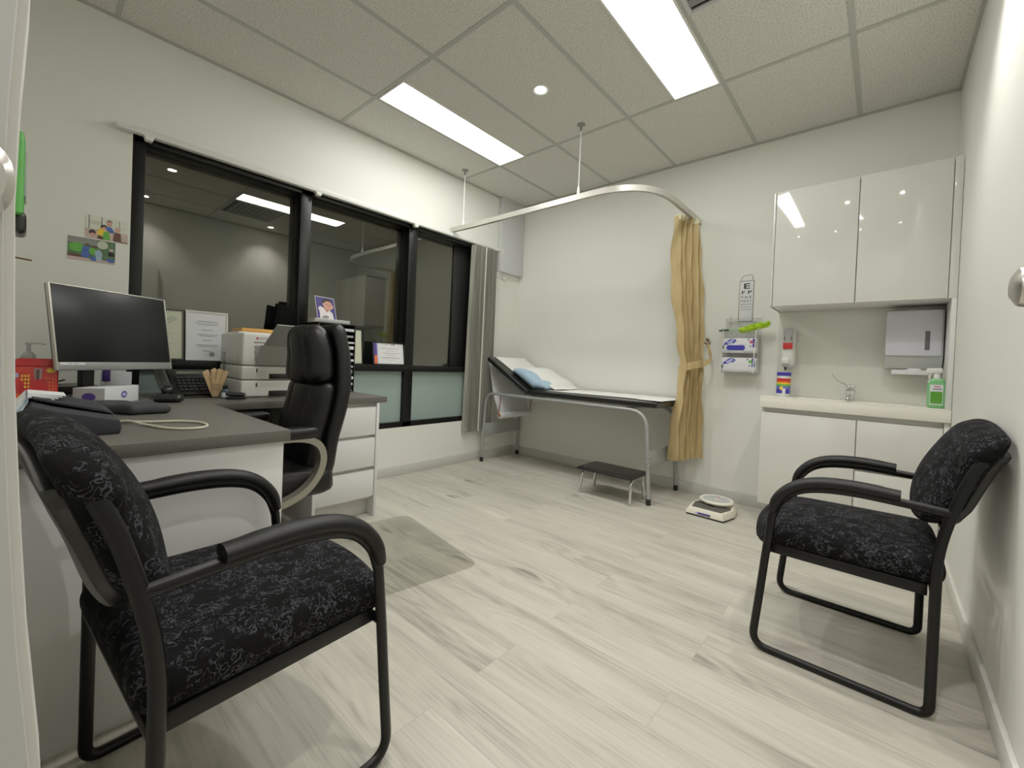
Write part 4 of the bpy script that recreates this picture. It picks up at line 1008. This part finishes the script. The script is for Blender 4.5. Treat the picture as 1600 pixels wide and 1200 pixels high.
# tongue depressors
t = thing('tongue_depressor_cup', 'clear cup fanned full of pale wooden tongue depressors beside the phone', 'cup', (.41,-2.90,DT))
MB().lathe([(.019,0),(.024,.075),(.0225,.075),(.018,.002),(.0,.002),(.0,0)], (.41,-2.90,DT), CLEARM, n=20).build('cup', t)
for k,(a,b) in enumerate(((-.052,.01),(-.035,-.015),(-.018,.02),(-.004,-.01),(.012,.012),(.028,-.012),(.042,.01),(.05,-.005))):
    p0 = Vector((.41-b*.3,-2.90+a*.1,DT+.005)); p1 = Vector((.41+b,-2.90+a,DT+.148-.3*abs(a)))
    MB().strip([p0,p0.lerp(p1,.5),p0.lerp(p1,.95),p1], .018, .0018, WOOD, side=(0,1,0)).tube([p1+Vector((-.001,0,0)),p1+Vector((.001,0,0))], .009, WOOD, n=14).build('tongue_depressor', t)
# small bottle
t = thing('small_bottle', 'small bottle with dark cap and white label beside the depressor cup', 'bottle', (.46,-2.868,DT))
c = (.46,-2.868,DT)
MB().lathe([(0,0),(.015,0),(.016,.003),(.016,.04),(.010,.048),(0,.048)], c, mat('slate_blue_glass',(60,80,96),.2,vary=(5,.05)), n=20).build('bottle', t)
MB().lathe([(0,.046),(.011,.046),(.011,.066),(0,.067)], c, BLKPL, n=18).build('cap', t)
MB().lathe([(.0163,.006),(.0165,.007),(.0165,.030),(.0163,.031)], c, PAPERF, n=20).build('label_band', t)
# stapler
t = thing('stapler', 'dark grey stapler lying at the printer corner', 'stapler', (.53,-2.84,DT), math.radians(62))
MB().rbox((-.045,-.016,0),(.05,.016,.014), .006, BLKPL, n=6).build('base', t, local=True)
MB().rbox((-.045,-.014,.014),(.045,.014,.036), .010, DKPL, n=8, deform=lambda x,y,z:(x,y,z+.10*max(0,-x)*.5)).build('arm', t, local=True)
MB().box((.030,-.010,.03),(.046,.010,.034), CHROME, bev=.001).build('plate', t, local=True)
# printer
t = thing('printer', 'white laser printer with two paper cassettes and open front tray', 'printer', (.27,-2.57,DT))
PX0, PX1, PY0, PY1 = .08, .475, -2.80, -2.33
MB().box((PX0,PY0,DT+.176),(PX1,PY1,DT+.352), WHPL, bev=.012, seg=3).box((PX0+.02,PY0+.02,DT+.35),(PX1-.14,PY1-.02,DT+.362), WHPL, bev=.004).build('body', t)
for z0,z1 in ((.002,.093),(.097,.172)):
    c_ = MB().box((PX0,PY0,DT+z0),(PX1,PY1,DT+z1), WHPL, bev=.010, seg=3).build('paper_cassette', t)
    MB().box((PX1-.02,PY0+.135,DT+z0+.004),(PX1+.0015,PY1-.10,DT+z0+.034), BLKPL, bev=.001).build('grip_slot', c_)
    MB().box((PX1-.01,PY0+.070,DT+z1-.034),(PX1+.001,PY0+.077,DT+z1-.014), BLKPL, bev=.0005).build('level_gauge', c_)
mb = MB()
for k in range(14): mb.box((.14,PY0-.001,DT+.10+.0105*k),(.185,PY0+.002,DT+.1045+.0105*k), DKPL, bev=0)
for k in range(14): mb.box((.40,PY0-.001,DT+.10+.0105*k),(.401,PY0+.002,DT+.1045+.0105*k), DKPL, bev=0)
mb.build('side_vent', t)
MB().box((PX1-.01,PY0+.06,DT+.20),(PX1+.001,PY1-.06,DT+.285), MIDGR, bev=.001).build('feed_opening', t)
mb = MB()
for z in (.298,.272,.245): mb.box((PX1-.002,PY0+.055,DT+z),(PX1+.002,PY0+.11,DT+z+.008), MIDGR, bev=.001)
mb.build('button_row', t)
MB().strip([(PX1+.001,-2.565,DT+.178),(PX1+.075,-2.565,DT+.285)], .345, .006, mat('tray_grey',(158,158,152),.4,bump=(80,.02,.001)), side=(0,1,0)).build('front_tray', t)
MB().strip([(PX1+.070,-2.565,DT+.282),(PX1+.26,-2.565,DT+.392)], .315, .004, mat('tray_grey_light',(150,152,150),.45,bump=(80,.02,.001)), side=(0,1,0)).strip([(PX1+.068,-2.565,DT+.286),(PX1+.079,-2.565,DT+.292)], .33, .004, WHPL, side=(0,1,0)).strip([(PX1+.135,-2.565,DT+.3265),(PX1+.142,-2.565,DT+.3305)], .25, .0035, WHPL, side=(0,1,0)).build('tray_extension', t)
lg = text_mesh('KYOCERA', .017, INK, 'logo_lettering', t, (PX1+.0012-.27,PY0+.118+2.57,.324), (PI/2,0,PI/2))
MB().box((PX1,PY0+.066,DT+.318),(PX1+.0012,PY0+.076,DT+.330), RED, bev=.0003).build('logo_mark', t)
# envelopes on printer
tag(MB().box((.13,-2.755,DT+.3625),(.31,-2.42,DT+.384), MANILA, bev=.002).build('envelope_stack'), 'stack of orange manila envelopes lying on top of the printer', 'envelopes')
# organiser
t = thing('document_organizer', 'black tiered document organiser stacked with white papers at the desk far end', 'organiser', (.16,-2.19,DT))
OY0, OY1, OZ = -2.318, -2.062, .455
mb = MB().box((.03,OY0,DT),(.30,OY0+.006,DT+OZ), BLKPL, bev=.001).box((.03,OY1-.006,DT),(.30,OY1,DT+OZ), BLKPL, bev=.001).box((.03,OY0,DT),(.036,OY1,DT+OZ), BLKPL, bev=.001).box((.028,OY0-.004,DT+OZ),(.304,OY1+.004,DT+OZ+.008), BLKPL, bev=.001)
mb.build('case', t)
for k in range(11):
    z = DT+.006+.0408*k
    s_ = MB().box((.036,OY0+.006,z-.003),(.298,OY1-.006,z), BLKPL, bev=0).build('shelf', t)
    MB().box((.045,OY0+.010,z+.0005),(.288+.008*((k*7)%3),OY1-.010,z+.010+.004*((k*5)%4)), PAPERF if k%3 else GRPL, bev=.001).build('paper_stack', s_)
# photo tray on organiser
t = thing('baby_photo', 'photo of a dark-haired baby in white on a violet backdrop, standing on the organiser', 'photo', (.20,-2.22,DT+OZ+.008))
MB().box((.14,-2.325,DT+OZ+.008),(.26,-2.085,DT+OZ+.034), GRPL, bev=.003).build('base', t)
Bp = Vector((.235,-2.300,DT+OZ+.034)); U = Vector((-.03,.145,0)); V = Vector((-.03,-.012,.15))
nn = U.cross(V).normalized()
mb = MB(); Q = [Bp, Bp+U, Bp+U+V, Bp+V]
A = [mb.bm.verts.new(p) for p in Q]; B = [mb.bm.verts.new(p-nn*.004) for p in Q]
fs = [mb.bm.faces.new(A), mb.bm.faces.new(B[::-1])]+[mb.bm.faces.new((A[k],B[k],B[(k+1)%4],A[(k+1)%4])) for k in range(4)]
bmesh.ops.recalc_face_normals(mb.bm, faces=fs); mb._m(fs, DKPL); mb.build('backing', t)
HAIR = mat('dark_hair_print',(44,30,42),.5,vary=(60,.2)); SHAD = mat('skin_shade_print',(180,120,104),.5,vary=(60,.06))
MB().art(Bp,U,V,[('rect',(.0,.0,1,1),SHIRTW),('rect',(.02,.02,.98,.98),BABYBLUE),
 ('poly',[(.14,.02),(.16,.30),(.10,.48),(.22,.56),(.40,.50),(.52,.34),(.66,.42),(.82,.30),(.86,.02)],SHIRTW),
 ('poly',[(.40,.46),(.52,.30),(.66,.40),(.66,.52),(.44,.56)],SHAD),
 ('ell',(.60,.76,.27,.19),HAIR),('ell',(.40,.66,.045,.06),SKIN),('ell',(.86,.58,.045,.06),SKIN),
 ('ell',(.63,.62,.235,.205),SKIN),('poly',[(.40,.74),(.52,.85),(.72,.85),(.86,.72),(.82,.86),(.62,.94),(.44,.88)],HAIR),
 ('ell',(.55,.655,.03,.018),BLACKINK),('ell',(.74,.64,.03,.018),BLACKINK),('poly',[(.50,.70),(.59,.71),(.59,.69),(.50,.685)],BROWNP),('poly',[(.70,.70),(.79,.685),(.79,.67),(.70,.68)],BROWNP),
 ('ell',(.64,.58,.03,.022),SHAD),('ell',(.63,.51,.05,.017),PINK),
 ('poly',[(.24,.10),(.44,.18),(.60,.12),(.56,.04),(.26,.03)],MIDGR)], step=.0002).build('image', t)

# certificates on the window transom
def frame(label, y0, y1, z0, z1, framem, paperm, name='framed_certificate', lean=.03, x=-.010, fw=.008, logo=None, group=None):
    t = thing(name, label, 'certificate', (x,(y0+y1)/2,z0), group=group)
    h = z1-z0; w = y1-y0
    def P(u,v,d=0): # u along y, v up, d outwards
        return (x-lean*v+d, y0+w*u, z0+h*v)
    mb = MB()
    def bar(u0,v0,u1,v1,d0,d1,m_):
        c_ = [P(u0,v0,d0),P(u1,v0,d0),P(u1,v1,d0),P(u0,v1,d0)]; e_ = [P(u0,v0,d1),P(u1,v0,d1),P(u1,v1,d1),P(u0,v1,d1)]
        A = [mb.bm.verts.new(p) for p in c_]; B = [mb.bm.verts.new(p) for p in e_]
        fs = [mb.bm.faces.new(A), mb.bm.faces.new(B)]+[mb.bm.faces.new((A[k],A[(k+1)%4],B[(k+1)%4],B[k])) for k in range(4)]
        bmesh.ops.recalc_face_normals(mb.bm, faces=fs); mb._m(fs, m_)
    a = fw/w; b = fw/h
    bar(0,0,1,b,-.012,.0,framem); bar(0,1-b,1,1,-.012,.0,framem); bar(0,b,a,1-b,-.012,.0,framem); bar(1-a,b,1,1-b,-.012,.0,framem); bar(a,b,1-a,1-b,-.012,-.009,DKPL)
    mb.build('frame', t)
    mb = MB(); bar(a,b,1-a,1-b,-.008,-.004,paperm); mb.build('paper', t)
    sh = []
    lines = [(.80,.5,.018),(.76,.62,.012),(.73,.5,.012),(.62,.3,.014),(.52,.55,.012),(.49,.4,.012),(.40,.25,.014),(.30,.6,.012),(.27,.5,.012),(.17,.2,.012)]
    for v,wd,th in lines: sh.append(('rect',(.5-wd/2,v,.5+wd/2,v+th),INK))
    if logo == 'seal': sh.append(('ell',(.62,.11,.07,.05),MIDGR))
    if logo == 'arms': sh += [('ell',(.80,.83,.08,.05),mat('faint_seal_print',(176,182,158),.6,vary=(40,.06)))]
    if logo == 'stripe':
        sh += [('rect',(0,0,.10,1),PURPLE),('poly',[(.02,.0),(.12,.0),(.12,.35),(.06,.42),(.02,.35)],ORANGE),('rect',(.10,.0,.13,1),LAV),('rect',(.35,.93,.42,.955),INK),('rect',(.5,.93,.6,.955),BROWNP),('ell',(.62,.94,.03,.03),BROWNP)]
        sh = [q_ for q_ in sh if not (q_[0]=='rect' and q_[2] is INK and q_[1][1]==.80)]
    mb = MB().art(P(a,b,-.004),Vector((0,w*(1-2*a),0)),Vector((-lean*(1-2*b),0,h*(1-2*b))), sh, step=.00015); mb.build('print', t)
    return t
frame('cream certificate in a thin dark frame, half hidden behind the monitor', -3.20,-2.955,.930,1.222, DKPL, CREAMP, logo='arms')
frame('white certificate in a thin white frame, between the dark-framed one and the printer', -2.948,-2.735,.930,1.226, WHPL, PAPERF, logo='seal')
frame('small certificate with violet and orange stripe standing on the window ledge', -1.735,-1.41,.930,1.118, BLKPL, PAPERF, logo='stripe', fw=.010)
frame('pale cream framed card on the window ledge showing at the right side of the organiser', -2.06,-1.825,.930,1.205, BLKPL, CREAMP, logo=None)
t = thing('black_folder', 'plain black folder standing upright on the window ledge behind the printer', 'folder', (.02,-2.40,.93))
mb = MB().prism([(-2.50,.93),(-2.36,.93),(-2.335,1.30),(-2.465,1.325)], 'X', -.035, -.008, mat('matt_black_board',(6,6,6),.9,spec=.1,vary=(20,.1)), bev=.002); mb.build('cover', t)
MB().box((-.0085,-2.46,1.155),(.004,-2.37,1.17), DKPL, bev=.002).build('clip_bar', t)

# photos on the window wall
def photo(label, y0,y1,z0,z1, tilt, shapes):
    t = thing('photo_print', label, 'photo', (.002,(y0+y1)/2,(z0+z1)/2))
    w=y1-y0; h=z1-z0; U = Vector((0,w*math.cos(tilt),w*math.sin(tilt))); V = Vector((0,-h*math.sin(tilt),h*math.cos(tilt)))
    O = Vector((.0016,(y0+y1)/2,(z0+z1)/2))-U/2-V/2
    mb = MB(); Q=[O,O+U,O+U+V,O+V]; nn=Vector((1,0,0))
    A=[mb.bm.verts.new(p) for p in Q]; B=[mb.bm.verts.new(p-nn*.0015) for p in Q]
    fs=[mb.bm.faces.new(A),mb.bm.faces.new(B[::-1])]+[mb.bm.faces.new((A[k],B[k],B[(k+1)%4],A[(k+1)%4])) for k in range(4)]
    bmesh.ops.recalc_face_normals(mb.bm,faces=fs); mb._m(fs,SHIRTW); mb.build('sheet',t)
    MB().art(O,U,V,shapes,step=.0001).build('image',t)
photo('photo of a family group by pale windows, upper of the two wall photos', -3.375,-3.215,1.54,1.655, 0.0, [('rect',(0,0,1,1),WINP),('rect',(.0,.0,1,.42),TANP),('rect',(.07,.42,.09,1),DKPL),('rect',(.36,.42,.38,1),DKPL),('rect',(.78,.5,.80,.95),MIDGR),('rect',(.09,.62,.36,.8),CREAMP),
 ('ell',(.16,.26,.08,.12),HAIR),('ell',(.17,.16,.06,.08),SKIN),('poly',[(.26,.3),(.34,.52),(.44,.5),(.44,.2),(.3,.15)],YELLOW),('ell',(.42,.58,.08,.10),HAIR),('ell',(.43,.52,.05,.07),SKIN),('poly',[(.38,.02),(.42,.36),(.54,.40),(.58,.02)],GREENP),('poly',[(.26,.02),(.3,.2),(.42,.12),(.40,.0)],BROWNP),
 ('ell',(.55,.84,.06,.08),HAIR),('ell',(.55,.76,.06,.12),SKIN),('poly',[(.46,.5),(.5,.62),(.6,.62),(.68,.4),(.58,.36)],SKYP),('ell',(.76,.60,.07,.09),TANP),('ell',(.75,.52,.055,.08),SKIN),('poly',[(.64,.1),(.68,.42),(.82,.42),(.84,.02),(.66,.02)],BROWNP),('rect',(.84,.0,1,.04),BROWNP)])
photo('photo of blue-shirted people playing on grass, lower of the two wall photos', -3.435,-3.262,1.42,1.535, 0.0, [('rect',(0,0,1,1),GRASSP),('rect',(.0,.72,.6,1),MIDGR),('ell',(.18,.55,.16,.2),GREENP),('ell',(.72,.8,.12,.18),CREAMP),('rect',(0,0,1,.13),TANP),('rect',(0,.13,.3,.24),BROWNP),
 ('poly',[(.28,.2),(.3,.62),(.44,.64),(.46,.3),(.4,.12),(.30,.14)],SKYP),('ell',(.40,.72,.04,.06),BROWNP),('ell',(.55,.66,.05,.06),BROWNP),('ell',(.51,.46,.08,.15),GREENP),('poly',[(.58,.12),(.56,.5),(.66,.56),(.72,.4),(.70,.08)],LBLUE),('poly',[(.46,.06),(.48,.22),(.58,.22),(.60,.04)],SKYP),('poly',[(.80,.14),(.82,.22),(.98,.22),(.98,.08),(.88,.06)],SKYP),('poly',[(.84,.34),(.86,.56),(.96,.54),(.98,.36)],BLACKINK),('ell',(.91,.62,.05,.07),TANP)])
# items on the front wall
t = thing('hanging_sleeve', 'green document sleeve with black tip hanging on the front wall at the left edge', 'sleeve', (.95,YF,1.5))
MB().rbox((.83,YF+.001,1.40),(1.0,YF+.030,1.66), .012, mat('leaf_green_plastic',(96,190,84),.4,vary=(30,.06)), n=8).build('sleeve', t)
MB().rbox((.85,YF+.004,1.345),(.97,YF+.036,1.415), .014, BLKPL, n=6).build('tip', t)
MB().box((.86,YF+.028,1.46),(.98,YF+.034,1.60), GRPL, bev=.002).build('label_panel', t)
t = thing('screw_hook', 'small dark screw hook on the front wall below the green sleeve', 'hook', (.8,YF,1.28))
MB().tube([(.8,YF+.001,1.287),(.8,YF+.05,1.283)], .003, BRZ, n=8).build('shank', t)
MB().lathe([(0,0),(.007,0),(.006,.003),(0,.004)], (.8,YF+.001,1.287), BRZ, axis='Y', n=12).build('plate', t)

# ------------------------------------------------------------------ light, world, camera
w = bpy.data.worlds.new('night'); SC.world = w; w.use_nodes = True
w.node_tree.nodes['Background'].inputs[0].default_value = (.012,.012,.012,1); w.node_tree.nodes['Background'].inputs[1].default_value = 1
hl = bpy.data.lights.new('hall_fill','AREA'); hl.energy = 25; hl.size = .6; ho = bpy.data.objects.new('hall_fill', hl); COL.objects.link(ho); ho.location = (2.6,-4.4,2.6)  # unseen fill light added in the hall to raise the room's ambient level

cam = bpy.data.cameras.new('camera'); co = bpy.data.objects.new('camera', cam); COL.objects.link(co); SC.camera = co
f,cx,cy,cz,yaw,pitch,roll = 660.8,3.0532,-3.5512,.9972,.7188,.0127,.0412
fw = Vector((-math.sin(yaw)*math.cos(pitch),math.cos(yaw)*math.cos(pitch),-math.sin(pitch)))
r_ = fw.cross(Vector((0,0,1))).normalized(); u_ = r_.cross(fw)
r2 = r_*math.cos(roll)+u_*math.sin(roll); u2 = -r_*math.sin(roll)+u_*math.cos(roll)
M = Matrix((r2,u2,-fw)).transposed().to_4x4(); M.translation = (cx,cy,cz); co.matrix_world = M
cam.sensor_fit = 'HORIZONTAL'; cam.sensor_width = 36; cam.lens = f*36/1600; cam.clip_start = .01; cam.clip_end = 50
cam.shift_y = -(600-574.02)/1600
SC.view_settings.view_transform = 'Standard'; SC.view_settings.look = 'None'; SC.view_settings.exposure = -.26; SC.view_settings.gamma = 1.22
SC.cycles.max_bounces = 8; SC.cycles.diffuse_bounces = 5; SC.cycles.glossy_bounces = 4; SC.cycles.transparent_max_bounces = 12
SC.cycles.sample_clamp_indirect = 6; SC.cycles.caustics_reflective = False; SC.cycles.caustics_refractive = False
try: SC.cycles.use_denoising = True
except Exception: pass
